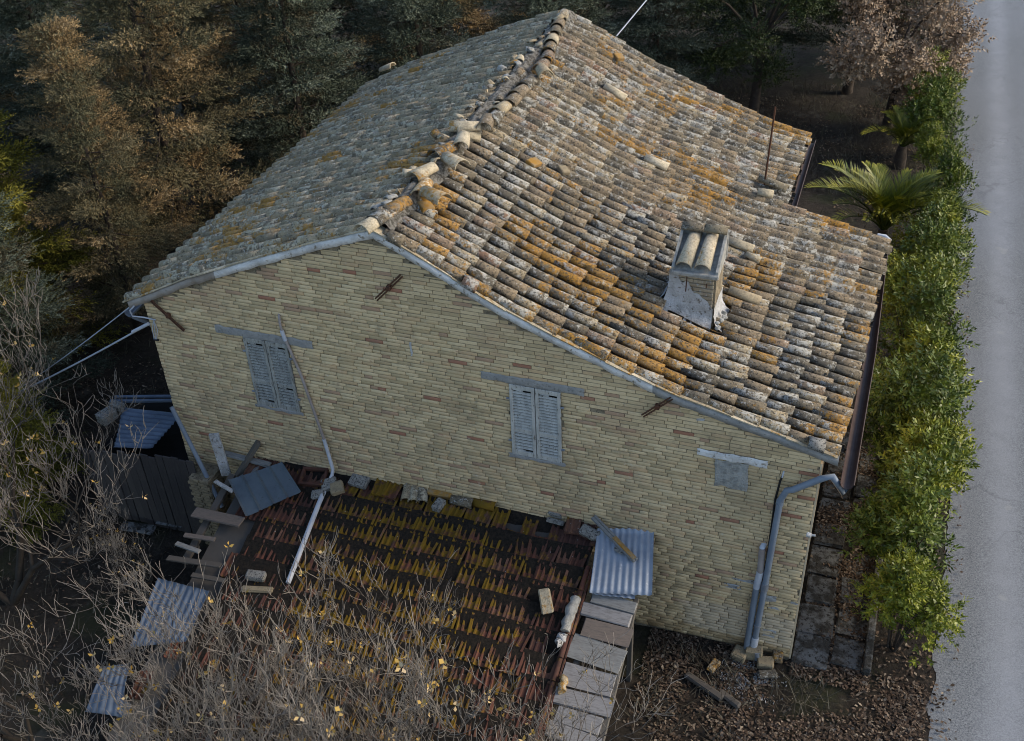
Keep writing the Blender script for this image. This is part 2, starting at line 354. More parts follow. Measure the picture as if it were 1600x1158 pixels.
# ------------------------------------------------------------------ setting
def sheet(name, x0, x1, y0, y1, z, mat, nx=2, ny=2, fz=None, **k):
    xs = np.linspace(x0, x1, nx); ys = np.linspace(y0, y1, ny); X, Y = np.meshgrid(xs, ys)
    Z = np.full(X.shape, z) if fz is None else fz(X, Y)
    V = np.stack([X.ravel(), Y.ravel(), Z.ravel()], 1)
    i = np.arange(nx * ny).reshape(ny, nx)
    F = np.stack([i[:-1, :-1].ravel(), i[:-1, 1:].ravel(), i[1:, 1:].ravel(), i[1:, :-1].ravel()], 1)
    return tag(link(name, npmesh(name, V, F, mat, smooth=True)), **k)
def gz(X, Y):
    return -.03 + .05 * np.sin(X * 1.7 + .6 * np.sin(Y * 1.3)) * np.sin(Y * 1.1 + 1) * np.clip((10.8 - X) / 1.5, 0, 1) * np.clip(np.abs(Y - 4) / 3, .3, 1) - .0
gx = np.concatenate([[-320, -150, -70], np.linspace(-30, 16, 160), [30, 70, 150, 320]]); gy = np.concatenate([[-320, -150, -60, -25], np.linspace(-12, 34, 160), [60, 150, 320]])
XX, YY = np.meshgrid(gx, gy); ZZ = gz(XX, YY); far = (np.abs(XX) > 31) | (np.abs(YY) > 35); ZZ[far] = -.03
ii = np.arange(XX.size).reshape(XX.shape)
tag(link('ground', npmesh('ground', np.stack([XX.ravel(), YY.ravel(), ZZ.ravel()], 1), np.stack([ii[:-1, :-1].ravel(), ii[:-1, 1:].ravel(), ii[1:, 1:].ravel(), ii[1:, :-1].ravel()], 1), M['ground'], smooth=True)), kind='structure')
# road with a ragged verge
mb = MB(); ys = np.arange(-60, 200, .12); 
def road_edge(y): return 11.42 + .12 * math.sin(y * .33) * (1 if y < 14 else 1) + .09 * mnoise.noise(Vector((y * 2.2, 0, 0))) + .06 * mnoise.noise(Vector((y * 11, 3, 0))) - max(0, y - 14) * .035 * (1 if y < 28 else 0) - (.49 if y >= 28 else 0)
V = []; 
for y in ys: V += [(road_edge(y), y, -.024), (road_edge(y) + .9, y, .03), (17.2, y, .03)]
F = []
for k in range(len(ys) - 1):
    a = k * 3; F += [(a, a + 1, a + 4, a + 3), (a + 1, a + 2, a + 5, a + 4)]
tag(link('road', npmesh('road', V, F, M['road'])), kind='structure')

# ------------------------------------------------------------------ the house
W = 9.5; L = 8.1; L1 = 5.4; XR = 3.82; XM = 8.05
PX = np.array([-.6, 0, .91, 2.0, 3.0, 3.82, 4.27, 5.42, 6.0, 6.82, 7.64, 8.44, 9.5, 10.0])
PZ = np.array([4.06, 4.34, 4.80, 5.26, 5.67, 5.96, 5.74, 5.12, 4.87, 4.54, 4.22, 4.02, 3.74, 3.60])
def prof(x): return float(np.interp(x, PX, PZ))
def surf(x, y):
    z = prof(x)
    t = min(max(y / L, 0), 1)
    s = -.07 * math.sin(PI * t) * max(0, 1 - abs(x - 4) / 4)
    s += -.06 * math.exp(-((x - 8.2) ** 2 / .8 + (y - 3.0) ** 2 / 1.6)) - .04 * math.exp(-((x - 5.8) ** 2 / .6 + (y - 6.0) ** 2 / 2))
    s += .018 * mnoise.noise(Vector((x * .9, y * .9, 2))) * min(1, max(0, y) / .6)
    return z + s
house = empty('farmhouse', (0, 0, 0), label='two storey buff brick farmhouse with lichened terracotta tile roof', cat='house')
WIN = [(1.55, .71, 2.84, 4.05), (5.50, .71, 2.84, 4.05)]
# masonry core
mb = MB()
brk = sorted(set([0, .91, 1.57, 2.24, 3.0, 3.82, 4.27, 5.42, 5.52, 6.19, 6.82, 7.64, 8.44, 9.5] ))
for a, b in zip(brk[:-1], brk[1:]):
    za, zb = prof(a), prof(b)
    win = any(abs(a - x0 - .02) < .01 for x0, _, _, _ in WIN)
    if win:
        mb.add([(a, 0, -.3), (b, 0, -.3), (b, 0, 2.86), (a, 0, 2.86)], [(0, 1, 2, 3)])
        mb.add([(a, 0, 4.03), (b, 0, 4.03), (b, 0, zb), (a, 0, za)], [(0, 1, 2, 3)])
        mb.add([(a, 0, 2.86), (b, 0, 2.86), (b, .12, 2.86), (a, .12, 2.86)], [(0, 1, 2, 3)])
        mb.add([(a, 0, 4.03), (b, 0, 4.03), (b, .12, 4.03), (a, .12, 4.03)], [(0, 1, 2, 3)])
        mb.add([(a, 0, 2.86), (a, .12, 2.86), (a, .12, 4.03), (a, 0, 4.03)], [(0, 1, 2, 3)])
        mb.add([(b, 0, 2.86), (b, .12, 2.86), (b, .12, 4.03), (b, 0, 4.03)], [(0, 1, 2, 3)])
    else: mb.add([(a, 0, -.3), (b, 0, -.3), (b, 0, zb), (a, 0, za)], [(0, 1, 2, 3)])
gable = mb.build('gable_wall', M['mortar'], house)
gable['label'] = 'buff brick gable wall with iron tie anchors'
mb = MB()
mb.add([(0, 0, -.3), (0, L, -.3), (0, L, prof(0)), (0, 0, prof(0))], [(0, 1, 2, 3)])
mb.add([(0, L, -.3), (XM - .3, L, -.3), (XM - .3, L, prof(XM - .3)), (XR, L, prof(XR)), (0, L, prof(0))], [(0, 1, 2, 3, 4)])
mb.add([(XM - .3, L1, -.3), (XM - .3, L, -.3), (XM - .3, L, prof(XM - .3)), (XM - .3, L1, prof(XM - .3))], [(0, 1, 2, 3)])
mb.add([(XM - .3, L1 - .02, -.3), (W, L1 - .02, -.3), (W, L1 - .02, prof(W)), (XM - .3, L1 - .02, prof(XM - .3))], [(0, 1, 2, 3)])
mb.build('wall', M['brick'], house)
mb = MB(); mb.add([(W, .0, -.3), (W, L1 - .02, -.3), (W, L1 - .02, prof(W)), (W, 0, prof(W))], [(0, 1, 2, 3)])
mb.build('side_wall', M['cream'], house)
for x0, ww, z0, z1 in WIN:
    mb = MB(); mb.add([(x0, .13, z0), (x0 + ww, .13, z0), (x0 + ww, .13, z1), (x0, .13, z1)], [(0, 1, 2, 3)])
    mb.build('painted_window_dark', M['painted_dark'], house)  # flat black sheet painting the darkness behind the slats

# bricks -----------------------------------------------------------
CH = .0575
bricks = []      # x0, x1, z0, z1, proud
zc = .02; row = 0
def inwin(x, z):
    return any(x0 - .01 < x < x0 + ww + .01 and z0 - .02 < z < z1 + .02 for x0, ww, z0, z1 in WIN)
while zc < 5.95:
    x = -.14 * random.random() - (.12 if row % 2 else 0)
    while x < W:
        ln = random.choice([.255, .265, .26, .25, .12, .255, .26, .19])
        a, b = x + .0035, x + ln - .0035
        x += ln
        a = max(a, 0.002); b = min(b, W - .002)
        if b - a < .03: continue
        ok = True
        for x0, ww, z0, z1 in WIN:
            if z0 - .0 < zc + CH / 2 < z1:
                if a < x0 < b: b = x0
                elif x0 <= a < x0 + ww:
                    if b > x0 + ww: a = x0 + ww
                    else: ok = False
        if not ok or b - a < .03: continue
        zt = min(prof(a), prof(b)) - .002
        if zc + .015 > zt: continue
        if .9 < a and b < 7.3 and zc < 1.2: continue              # hidden behind the lean-to roof
        if random.random() < .002: continue                        # a lost brick
        bricks.append((a, b, zc + .005, min(zc + CH - .005, zt), random.uniform(.006, .016)))
    zc += CH; row += 1
def wob(x, z): return .010 * math.sin(x * .8 + z * .3)
def brick_verts(l, h, d, c=.004):
    hl, hh = l / 2, h / 2
    v = []
    for (yy, ins) in ((.015, 0), (-d + c, 0), (-d, c)):
        v += [(-hl + ins, yy, -hh + ins), (hl - ins, yy, -hh + ins), (hl - ins, yy, hh - ins), (-hl + ins, yy, hh - ins)]
    return v
BF = []
for k in (0, 4):
    for i in range(4): BF.append((k + i, k + (i + 1) % 4, k + 4 + (i + 1) % 4, k + 4 + i))
BF.append((8, 9, 10, 11))
bricks.sort(key=lambda q: (Vector((q[0], 0, q[2])) - CAM_P).length)
tmpl = {}
def piece(key, maker):
    if key not in tmpl: tmpl[key] = maker()
    return tmpl[key]
V = []; F = []; A = []
for i, (a, b, z0, z1, pr) in enumerate(bricks):
    cx, cz = (a + b) / 2, (z0 + z1) / 2; l = b - a; h = z1 - z0; cz += wob(cx, cz)
    if i < 300:
        key = ('brick', round(l / .25, 0) > 0, i % 3)
        def mk():
            q = MB(); vs = [(p[0] + random.uniform(-.002, .002), p[1] + random.uniform(-.0015, .0015), p[2] + random.uniform(-.002, .002)) for p in brick_verts(.25, .05, .01)]
            q.add(vs, BF); return q.mesh('brick', M['brick'])
        me = piece(key, mk); o = link('brick', me, gable, (cx, 0, cz)); o.scale = (l / .25, pr / .01, h / .05); o.rotation_euler = (0, random.uniform(-.008, .008), 0)
    else:
        o = len(V); tl = random.uniform(-.008, .008)
        for p in brick_verts(l, h, pr): V.append((p[0] + cx + random.uniform(-.002, .002), p[1], p[2] + cz + p[0] * tl + random.uniform(-.002, .002)))
        F += [tuple(j + o for j in f) for f in BF]; A += [random.random()] * len(BF)
tag(link('brickwork', npmesh('brickwork', V, F, M['brick'], A), gable), kind='stuff')

def blob(name, x0, x1, z0, z1, th, mat, parent, n=40, rag=.03, y=-.012, slope=0., amp=0.):
    """a ragged patch of plaster on the gable"""
    q = MB(); top = []; bot = []
    for i in range(n + 1):
        t = i / n; x = x0 + (x1 - x0) * t
        top.append((x, z1 + slope * t + rag * mnoise.noise(Vector((x * 7, z1, 3))) * 1.2)); bot.append((x, z0 + slope * t + rag * mnoise.noise(Vector((x * 7, z0, 9))) * 1.2))
    m_ = 6; idx = []
    for i in range(n + 1):
        for j in range(m_ + 1):
            s = j / m_; x = top[i][0] + (rag * mnoise.noise(Vector((s * 5, x0, 4))) if i in (0, n) else 0)
            e = min(i, n - i, 2) / 2 * min(j, m_ - j, 1)
            idx.append((x, y - th * (.35 + .65 * e) - amp * abs(mnoise.noise(Vector((x * 14, s * 5, 1)))) * e, bot[i][1] + (top[i][1] - bot[i][1]) * s))
    fs = [(i * (m_ + 1) + j, (i + 1) * (m_ + 1) + j, (i + 1) * (m_ + 1) + j + 1, i * (m_ + 1) + j + 1) for i in range(n) for j in range(m_)]
    q.add(idx, fs, 0, True); return q.build(name, mat, parent)
blob('lintel', 1.12, 2.66, 4.04, 4.17, .012, M['cement'], house, slope=.0)
blob('lintel', 5.12, 6.52, 4.05, 4.17, .012, M['cement'], house, rag=.012)
blob('lintel', 8.00, 8.88, 3.43, 3.545, .03, M['lime'], house, rag=.02)
blob('plaster_patch', 8.24, 8.66, 2.98, 3.42, .012, M['rough_plaster'], house, rag=.03, amp=.03)
# white salt smears
for (px, py, sx, sz) in [(1157, 905, .10, .03), (1145, 915, .10, .05), (1172, 908, .07, .03), (1205, 935, .07, .05), (1210, 950, .08, .03), (1203, 985, .09, .02), (1201, 993, .08, .02), (643, 545, .015, .10), (1095, 655, .05, .02), (1242, 942, .05, .02)]:
    p = at(px, py, 1, 0); blob('lime_smear', p.x - sx, p.x + sx, p.z - sz, p.z + sz, .004, M['whitewash'], house, n=10, rag=.03)

# corner strip of sunlit cream plaster with the sun painted into it
mb = MB()
for k in range(26):
    z = .0 + k * .14
    mb.box((W + .012, .03 + .01 * mnoise.noise(Vector((z * 3, 1, 1))), z + .07), (.024, .07, .139), rnd=random.random())
mb.build('sunlit_corner_plaster', M['cream'], house)  # cream strip paints sunlight along the corner

# verge mortar under the front tiles ---------------------------------
def verge(name, x0, x1, mat, y=-.045, y2=0.02, lo=-.005, hi=.105, n=60):
    q = MB(); V = []
    for i in range(n + 1):
        x = x0 + (x1 - x0) * i / n; z = prof(x)
        a = .02 * mnoise.noise(Vector((x * 5, 1, 1))); b = .01 * mnoise.noise(Vector((x * 9, 4, 1)))
        V += [(x, y2, z + lo + a - .01), (x, y + b, z + lo + a), (x, y - .01 + b, z + hi + b), (x, y2 + .1, z + hi + .02)]
    fs = []
    for i in range(n):
        for j in range(3): a = i * 4 + j; fs.append((a, a + 1, a + 5, a + 4))
    q.add(V, fs, 0, True); return q.build(name, mat, house)
verge('verge_mortar', -.25, 1.35, M['lime_brown'])
verge('verge_mortar', 1.35, 3.82, M['lime'])
verge('verge_mortar', 3.82, 7.4, M['lime'])
verge('verge_mortar', 7.4, 9.7, M['cement'])
# thin flat tiles that close the verge
x = -.34
mb = MB(); 
while x < 9.66:
    ln = random.uniform(.28, .36); x2 = min(x + ln, 9.68)
    if x < XR < x2: x2 = XR
    za, zb = prof(x) + .128, prof(x2) + .128
    d = Vector((x2 - x, 0, zb - za)); 
    o = MB(); o.box(((x + x2) / 2, .02, (za + zb) / 2 + random.uniform(0, .008)), (d.length - .004, .16 + random.uniform(-.02, .03), .016), frame_of(d), rnd=random.random(), jit=.002)
    e = o.build('verge_tile', M['tile_pale'], house)
    x = x2

# roof ------------------------------------------------------------
roof_l = MB(); 
def deck(x0, x1, y0, y1, nx, ny):
    q = MB(); V = []
    for j in range(ny + 1):
        for i in range(nx + 1):
            x = x0 + (x1 - x0) * i / nx; y = y0 + (y1 - y0) * j / ny; V.append((x, y, surf(x, y) + .075))
    q.add(V, [(j * (nx + 1) + i, j * (nx + 1) + i + 1, (j + 1) * (nx + 1) + i + 1, (j + 1) * (nx + 1) + i) for i in range(nx) for j in range(ny)], 0, True)
    n0 = len(V); q.add([(v[0], v[1], v[2] - .07) for v in V], [(j * (nx + 1) + i, j * (nx + 1) + i + 1, (j + 1) * (nx + 1) + i + 1, (j + 1) * (nx + 1) + i) for i in range(nx) for j in range(ny)], 0, True)
    # rim
    def rim(a, b):
        q.add([a, b, (b[0], b[1], b[2] - .07), (a[0], a[1], a[2] - .07)], [(0, 1, 2, 3)])
    for i in range(nx):
        rim(V[i], V[i + 1]); rim(V[ny * (nx + 1) + i], V[ny * (nx + 1) + i + 1])
    for j in range(ny):
        rim(V[j * (nx + 1)], V[(j + 1) * (nx + 1)]); rim(V[j * (nx + 1) + nx], V[(j + 1) * (nx + 1) + nx])
    return q
q = deck(-.28, XR, .0, L + .05, 14, 20); roof1 = q.build('roof', M['tile_gap_shade'], house); roof1['label'] = 'grey lichened roof slope facing the trees'
q = deck(XR, XM + .12, .0, L + .05, 16, 20); d2 = deck(XM + .12, 9.62, .0, L1, 8, 14); q.add(d2.v, d2.f); roof2 = q.build('roof', M['tile_gap_shade'], house); roof2['label'] = 'warm orange lichened roof slope facing the road'

def coppo(seg=6, L_=.46, r0=.068, r1=.085, th=.013, arc=1.0, jit=.0, flat=1.):
    """local x runs down the slope from 0 to L_; crest up +z"""
    V = []; 
    for (x, r) in ((0, r0), (L_ * .5, (r0 + r1) / 2), (L_, r1)):
        for k in range(seg + 1):
            a = PI * (1 - k / seg) * arc + PI * (1 - arc) / 2; jj = 1 + random.uniform(-jit, jit)
            V.append((x + random.uniform(-jit, jit) * .08, r * math.cos(a) * jj, r * math.sin(a) * flat * jj))
        for k in range(seg + 1):
            a = PI * (1 - k / seg) * arc + PI * (1 - arc) / 2
            V.append((x, (r - th) * math.cos(a), (r - th) * math.sin(a) * flat))
    n = seg + 1; F = []
    for s in (0, 1):
        o = s * 2 * n
        for k in range(seg): F.append((o + k, o + k + 1, o + 2 * n + k + 1, o + 2 * n + k))
        if s == 1:
            for k in range(seg): F.append((o + n + k, o + n + k + 1, o + 3 * n + k + 1, o + 3 * n + k))
    o = 4 * n
    for k in range(seg): F.append((o + k, o + k + 1, o + n + k + 1, o + n + k))
    for k in range(seg): F.append((k, k + 1, n + k + 1, n + k))
    for o in (0, 2 * n): F.append((o, o + n, o + 3 * n, o + 2 * n)); F.append((o + seg, o + n + seg, o + 3 * n + seg, o + 2 * n + seg))
    return V, F
variants = [coppo(jit=.05, flat=random.uniform(1.02, 1.16)) for _ in range(5)]
SP = .2125; EXP = .343
def slope_places(side, y0, y1, x_start, x_end):
    """cover tiles in columns down the slope; x_end(y) is where the last tile of a column ends"""
    out = []
    ny = int(round((y1 - y0) / SP)); sp = (y1 - y0) / ny
    for c in range(ny + 1):
        yb = y0 + c * sp; x0 = x_start + random.uniform(-.05, .05); xe = x_end(yb) + random.uniform(-.025, .025)
        xs = np.linspace(x0, xe, 120); zs = [surf(v, yb) for v in xs]
        arc = np.concatenate([[0], np.cumsum(np.hypot(np.diff(xs), np.diff(zs)))])
        tot = arc[-1] - .44; n = max(1, int(round(tot / EXP)))
        for i in range(n + 1):
            sa = tot * i / n + (random.uniform(-.035, .035) if 0 < i < n else 0)
            x = float(np.interp(sa, arc, xs)); z = float(np.interp(sa, arc, zs)); x2 = float(np.interp(sa + .3, arc, xs)); z2 = float(np.interp(sa + .3, arc, zs))
            t = Vector((x2 - x, 0, z2 - z)).normalized()
            bend = .05 * math.sin(x * 1.1 + yb * .5) + .03 * math.sin(x * 2.3 + 1.3)
            y = yb + bend * min(1, max(0, yb - .1) / .8) * min(1, max(0, (y1 - yb)) / .6) + random.uniform(-.010, .010)
            out.append((x, y, z, t, 1 if side > 0 else -1, c, i == n))
    return out
pl = slope_places(1, .05, L + .03, XR + .03, lambda y: XM + .22)
pl2 = slope_places(1, .05, L1 - .02, XR + .03, lambda y: 9.66 + .22 * y / L1)
placesR = [p for p in pl if p[1] > L1 + .08] + pl2
placesL = slope_places(-1, .05, L + .03, XR - .03, lambda y: -.24)
CHX0, CHX1, CHY0, CHY1 = 7.26, 7.80, 1.62, 2.30
def make_cover(places, mat, roof_part, nmax, pans=True, hole=None):
    recs = []
    for (x, y, z, t, dirx, c, last) in places:
        if hole and hole(x + t.x * .2, y): continue
        yaw = random.gauss(0, .022); 
        tt = t.copy(); rot = frame_of(tt) 
        tilt = Matrix.Rotation(-.045 + random.uniform(-.012, .012), 3, 'Y') if True else None
        rr = Matrix.Rotation(yaw + random.choice([0, 0, 0, 0, 0, random.uniform(-.10, .10)]), 3, 'Z')
        nrm = rot @ Vector((0, 0, 1))
        p = Vector((x, y, z)) + nrm * (.115 + random.uniform(-.006, .01))
        ls = random.choice([1, 1, 1, 1.03, .97, .92, 1.05])
        recs.append((p, rot @ rr @ Matrix.Rotation(.055, 3, 'Y').inverted() if False else rot @ rr @ Matrix.Rotation(-.05, 3, 'Y').inverted() if False else rot @ rr, ls, nrm, last))
    recs.sort(key=lambda q: (q[0] - CAM_P).length)
    V = []; F = []; A = []
    meshes = []
    for k, (v, f) in enumerate(variants):
        key = ('cov', mat.name, k)
        def mk():
            q = MB(); q.add(v, f, 0, True); me = q.mesh('tile', mat); return me
        meshes.append(piece(key, mk))
    for i, (p, rot, ls, nrm, last) in enumerate(recs):
        k = random.randrange(len(variants)); ws = random.uniform(.95, 1.06)
        # upper end tucked, lower end lifted
        p0 = p - nrm * .012
        rot2 = rot @ Matrix.Rotation(-.03, 3, 'Y')
        if i < nmax:
            o = link('tile', meshes[k], roof_part); mm = rot2.to_4x4(); mm.translation = p0; o.matrix_local = mm @ Matrix.Diagonal((ls, ws, ws, 1))
        else:
            v, f = variants[k]; M3 = np.array(rot2) @ np.diag([ls, ws, ws]); vv = np.array(v) @ M3.T + np.array(p0)
            o_ = len(V); V.extend(vv.tolist()); F += [tuple(j + o_ for j in ff) for ff in f]; A += [random.random()] * len(f)
    if V: tag(link('tiles', npmesh('tiles', V, F, mat, A, smooth=True), roof_part), kind='stuff')
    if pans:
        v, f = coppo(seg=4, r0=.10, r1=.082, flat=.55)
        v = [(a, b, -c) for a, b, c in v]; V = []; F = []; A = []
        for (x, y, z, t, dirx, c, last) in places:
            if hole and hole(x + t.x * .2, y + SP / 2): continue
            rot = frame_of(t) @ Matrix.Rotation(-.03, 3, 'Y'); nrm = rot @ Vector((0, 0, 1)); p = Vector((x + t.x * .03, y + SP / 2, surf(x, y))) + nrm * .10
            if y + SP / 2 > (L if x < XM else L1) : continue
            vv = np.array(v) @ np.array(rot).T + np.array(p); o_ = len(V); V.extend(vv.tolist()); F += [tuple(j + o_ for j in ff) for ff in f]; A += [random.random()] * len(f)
        tag(link('pan_tiles', npmesh('pan_tiles', V, F, M['tile_gap_shade'], A, smooth=True), roof_part), kind='stuff')
hole = lambda x, y: (CHX0 - .12 < x < CHX1 + .05 and CHY0 - .08 < y < CHY1 + .08)
make_cover(placesR, M['tile_r'], roof2, 290, hole=hole)
make_cover(placesL, M['tile_l'], roof1, 290)

# broken tile edges along the front verge: small squares of tile on the first column
for (px, py, mt) in [(618, 352, 'tile_r'), (735, 425, 'tile_r'), (1278, 690, 'stone')]:
    p = at(px, py, 1, -.06); 
    q = MB(); v, f = coppo(seg=6, L_=.2, r0=.095, r1=.105, th=.02, jit=.04); q.add(v, f, random.random(), True)
    o = q.build('tile_fragment', M[mt]); t = Vector((1, 0, surf(p.x + .1, .1) - surf(p.x, .1))); t.x = .1; mm = (frame_of(t) @ Matrix.Rotation(.12, 3, 'Z')).to_4x4(); mm.translation = Vector((p.x - .12, -.07, surf(p.x - .12, 0) + .19)); o.matrix_local = mm
    tag(o, {618: 'orange lichened tile fragment beside the front end of the ridge', 735: 'tan tile fragment lying on the front verge between ridge and shutters', 1278: 'black and white speckled tile fragment at the lower front roof corner'}[px], 'tile fragment')

# ridge mortar bed
mb = MB(); V = []; n = 70
for i in range(n + 1):
    y = .05 + (L - .05) * i / n; sx = .06 * mnoise.noise(Vector((y * 2, 1, 1)))
    for j, (dx, dz) in enumerate(((-.14, .06), (-.08, .13), (-.01, .17), (.06, .17), (.12, .13), (.2, .03))):
        V.append((XR + .04 + dx + sx, y, surf(XR, y) + .03 + dz + .05 * mnoise.noise(Vector((dx * 22, y * 11, 5)))))
mb.add(V, [(i * 6 + j, i * 6 + j + 1, (i + 1) * 6 + j + 1, (i + 1) * 6 + j) for i in range(n) for j in range(5)], 0, False)
mb.build('ridge_mortar', M['rubble'], roof2)
for k in range(60):
    y = (.2 + 7.6 * k / 46) if k < 46 else 2.6 + 4.0 * (k - 46) / 14 + random.uniform(-.05, .05); x = XR + (random.uniform(-.22, .10) if k < 46 else random.uniform(-.12, .16))
    q = MB(); v, f = coppo(seg=4, L_=random.uniform(.08, .18), r0=.07, r1=.085, th=.016, jit=.06, arc=random.uniform(.5, .9)); q.add(v, f, random.random(), True)
    o = q.build('tile_shard', M[random.choice(['tile_pale', 'tile_l', 'tile_r', 'rough_plaster'])], roof2); mm = (Matrix.Rotation(random.uniform(0, 6.28), 3, 'Z') @ Matrix.Rotation(random.uniform(-.3, .3), 3, 'Y') @ Matrix.Rotation(random.choice([0, 0, PI]) + random.uniform(-.4, .4), 3, 'X')).to_4x4(); mm.translation = Vector((x, y, surf(x, y) + .20)); o.matrix_local = mm
# ridge caps along the crooked line
path = [(3.85, -.10), (3.98, .45), (4.03, .82), (3.95, 1.2), (3.92, 1.6), (3.93, 2.0), (3.98, 2.6), (4.12, 3.4), (4.17, 4.1), (4.20, 4.8), (4.18, 5.5), (4.07, 6.2), (3.93, 6.9), (3.86, 7.5), (3.82, 8.15)]
def along(s):
    i = 0
    while i < len(path) - 2 and s > math.dist(path[i], path[i + 1]): s -= math.dist(path[i], path[i + 1]); i += 1
    a, b = Vector(path[i]), Vector(path[i + 1]); d = (b - a).normalized(); return a + d * s, d
s = 0.0; k = 0
twist = {3: (1.15, .10), 5: (-.35, .0), 6: (.95, .05), 7: (-.2, .02), 8: (.35, 0), 9: (-1.0, .08), 10: (.4, .0), 16: (.5, .0)}
pale = {4, 5, 6, 8, 9, 3}
while s < 8.1:
    p, d = along(s); tw, dx = twist.get(k, (random.uniform(-.12, .12), 0))
    zz = surf(XR, p.y) + .165 - abs(p.x - XR) * .12
    q = MB(); v, f = coppo(seg=7, L_=.45, r0=.098, r1=.124, th=.015, jit=.035, flat=.92)
    q.add(v, f, random.random(), True)
    o = q.build('ridge_tile', M['tile_pale'] if k in pale or k % 4 == 0 else M['tile_r'], roof2)
    dd = Vector((-d.x, -d.y, 0)); dd.z = (surf(XR, p.y) - surf(XR, p.y + .3)) / .3 * .3
    mm = (frame_of(dd) @ Matrix.Rotation(tw, 3, 'Z') @ Matrix.Rotation(-.05, 3, 'Y')).to_4x4(); mm.translation = Vector((p.x + dx, p.y + .3, zz + (.05 if k in twist else 0)))
    o.matrix_local = mm; s += .355 if k > 2 else .26; k += 1

# loose tiles lying about on the slope (things of their own)
def loose(px, py, yaw, mat, label, Ls=.42, up=.24, kind='half', r=.095):
    p = at(px, py, 2, 5)
    for _ in range(30): p = at(px, py, 2, surf(p.x, p.y) + up)
    q = MB()
    if kind == 'half': v, f = coppo(seg=6, L_=Ls, r0=r * .8, r1=r, th=.014, jit=.03); v = [(a - Ls / 2, b, c) for a, b, c in v]; q.add(v, f, 0, True)
    else: q.box((0, 0, .02), (Ls, .16, .07), bev=.012, jit=.004)
    o = q.build('loose_tile' if kind == 'half' else 'brick_fragment', M[mat])
    t = Vector((.2, 0, surf(p.x + .1, p.y) - surf(p.x - .1, p.y))); mm = (frame_of(t) @ Matrix.Rotation(yaw, 3, 'Z')).to_4x4(); mm.translation = p - Vector((0, 0, .06)); o.matrix_local = mm
    tag(o, label, 'roof tile' if kind == 'half' else 'brick fragment')
loose(833, 250, 1.2, 'moss_block', 'orange lichened brick fragment lying across the tiles below the ridge', .22, .27, 'b')
loose(880, 262, .9, 'stone_warm', 'small tan brick fragment lying lower down the slope than the orange one', .15, .27, 'b')
loose(1163, 458, -.02, 'tile_pale', 'clean pinkish tile laid loose just right of the chimney foot', .46, .27)
loose(1155, 378, -.05, 'tile_pale', 'clean tan tile lying behind the chimney top towards the road', .44, .27)
loose(1177, 398, -.25, 'tile_pale', 'short cream tile piece lying beside the clean tan tile', .24, .27, r=.07)
loose(1208, 283, -.2, 'tile_l', 'grey lichened tile sliding off where the two eaves meet', .5, .30)
loose(1195, 298, .2, 'tile_pale', 'short pink tile piece near the foot of the rusty pole', .25, .27)
loose(664, 318, .95, 'moss_block', 'orange lichened brick fragment wedged under the crooked ridge tiles', .2, .24, 'b')
loose(966, 85, .9, 'moss_block', 'orange brick fragment lying far back on the slope', .18, .27, 'b')
loose(476, 338, .7, 'moss_block', 'orange curled tile shard on the grey slope', .2, .2, r=.06)
loose(730, 206, .5, 'tile_pale', 'cream tile piece lying crosswise against the ridge', .35, .24)
loose(605, 103, -.3, 'tile_pale', 'pale brown tile lying on the rear edge of the grey slope', .4, .2)
loose(960, 140, -.02, 'tile_pale', 'clean cream tile high on the far part of the road slope', .42, .27)
loose(1025, 250, -.02, 'tile_pale', 'clean pale tile in the middle of the road slope', .40, .27)

# chimney ----------------------------------------------------------
ch = empty('chimney', (7.55, 1.96, 4.3)); ch.parent = house
cx0, cx1, cy0, cy1 = 7.25, 7.80, 1.66, 2.22
ZT = 5.06
q = MB(); q.box((7.55 - 7.55, (cy0 + cy1) / 2 - 1.96, (4.1 + ZT) / 2 - 4.3), (cx1 - cx0, cy1 - cy0, ZT - 4.1)); q.build('core', M['mortar'], ch)
zc = 4.25; r = 0
while zc < ZT - .05:
    for (fx, n, ax) in (((cx0, cy0), 2, 0), ((cx0, cy1), 2, 0), ((cx0, cy0), 2, 1), ((cx1, cy0), 2, 1)):
        tot = (cx1 - cx0) if ax == 0 else (cy1 - cy0); cut = tot * (.5 if r % 2 else .34)
        for (a, b) in ((0, cut), (cut, tot)):
            q = MB(); c = (a + b) / 2
            if ax == 0: ctr = (fx[0] + c - 7.55, fx[1] - 1.96 + (-.004 if fx[1] == cy0 else .004), zc + .028 - 4.3); dim = (b - a - .008, .03, .05)
            else: ctr = (fx[0] - 7.55 + (-.004 if fx[0] == cx0 else .004), fx[1] + c - 1.96, zc + .028 - 4.3); dim = (.03, b - a - .008, .05)
            q.box(ctr, dim, bev=.005, jit=.002); q.build('brick', M['chimney_brick'] if ax == 0 else M['cream'], ch)  # side faces take the cream that paints warm sunlight
    zc += .06; r += 1
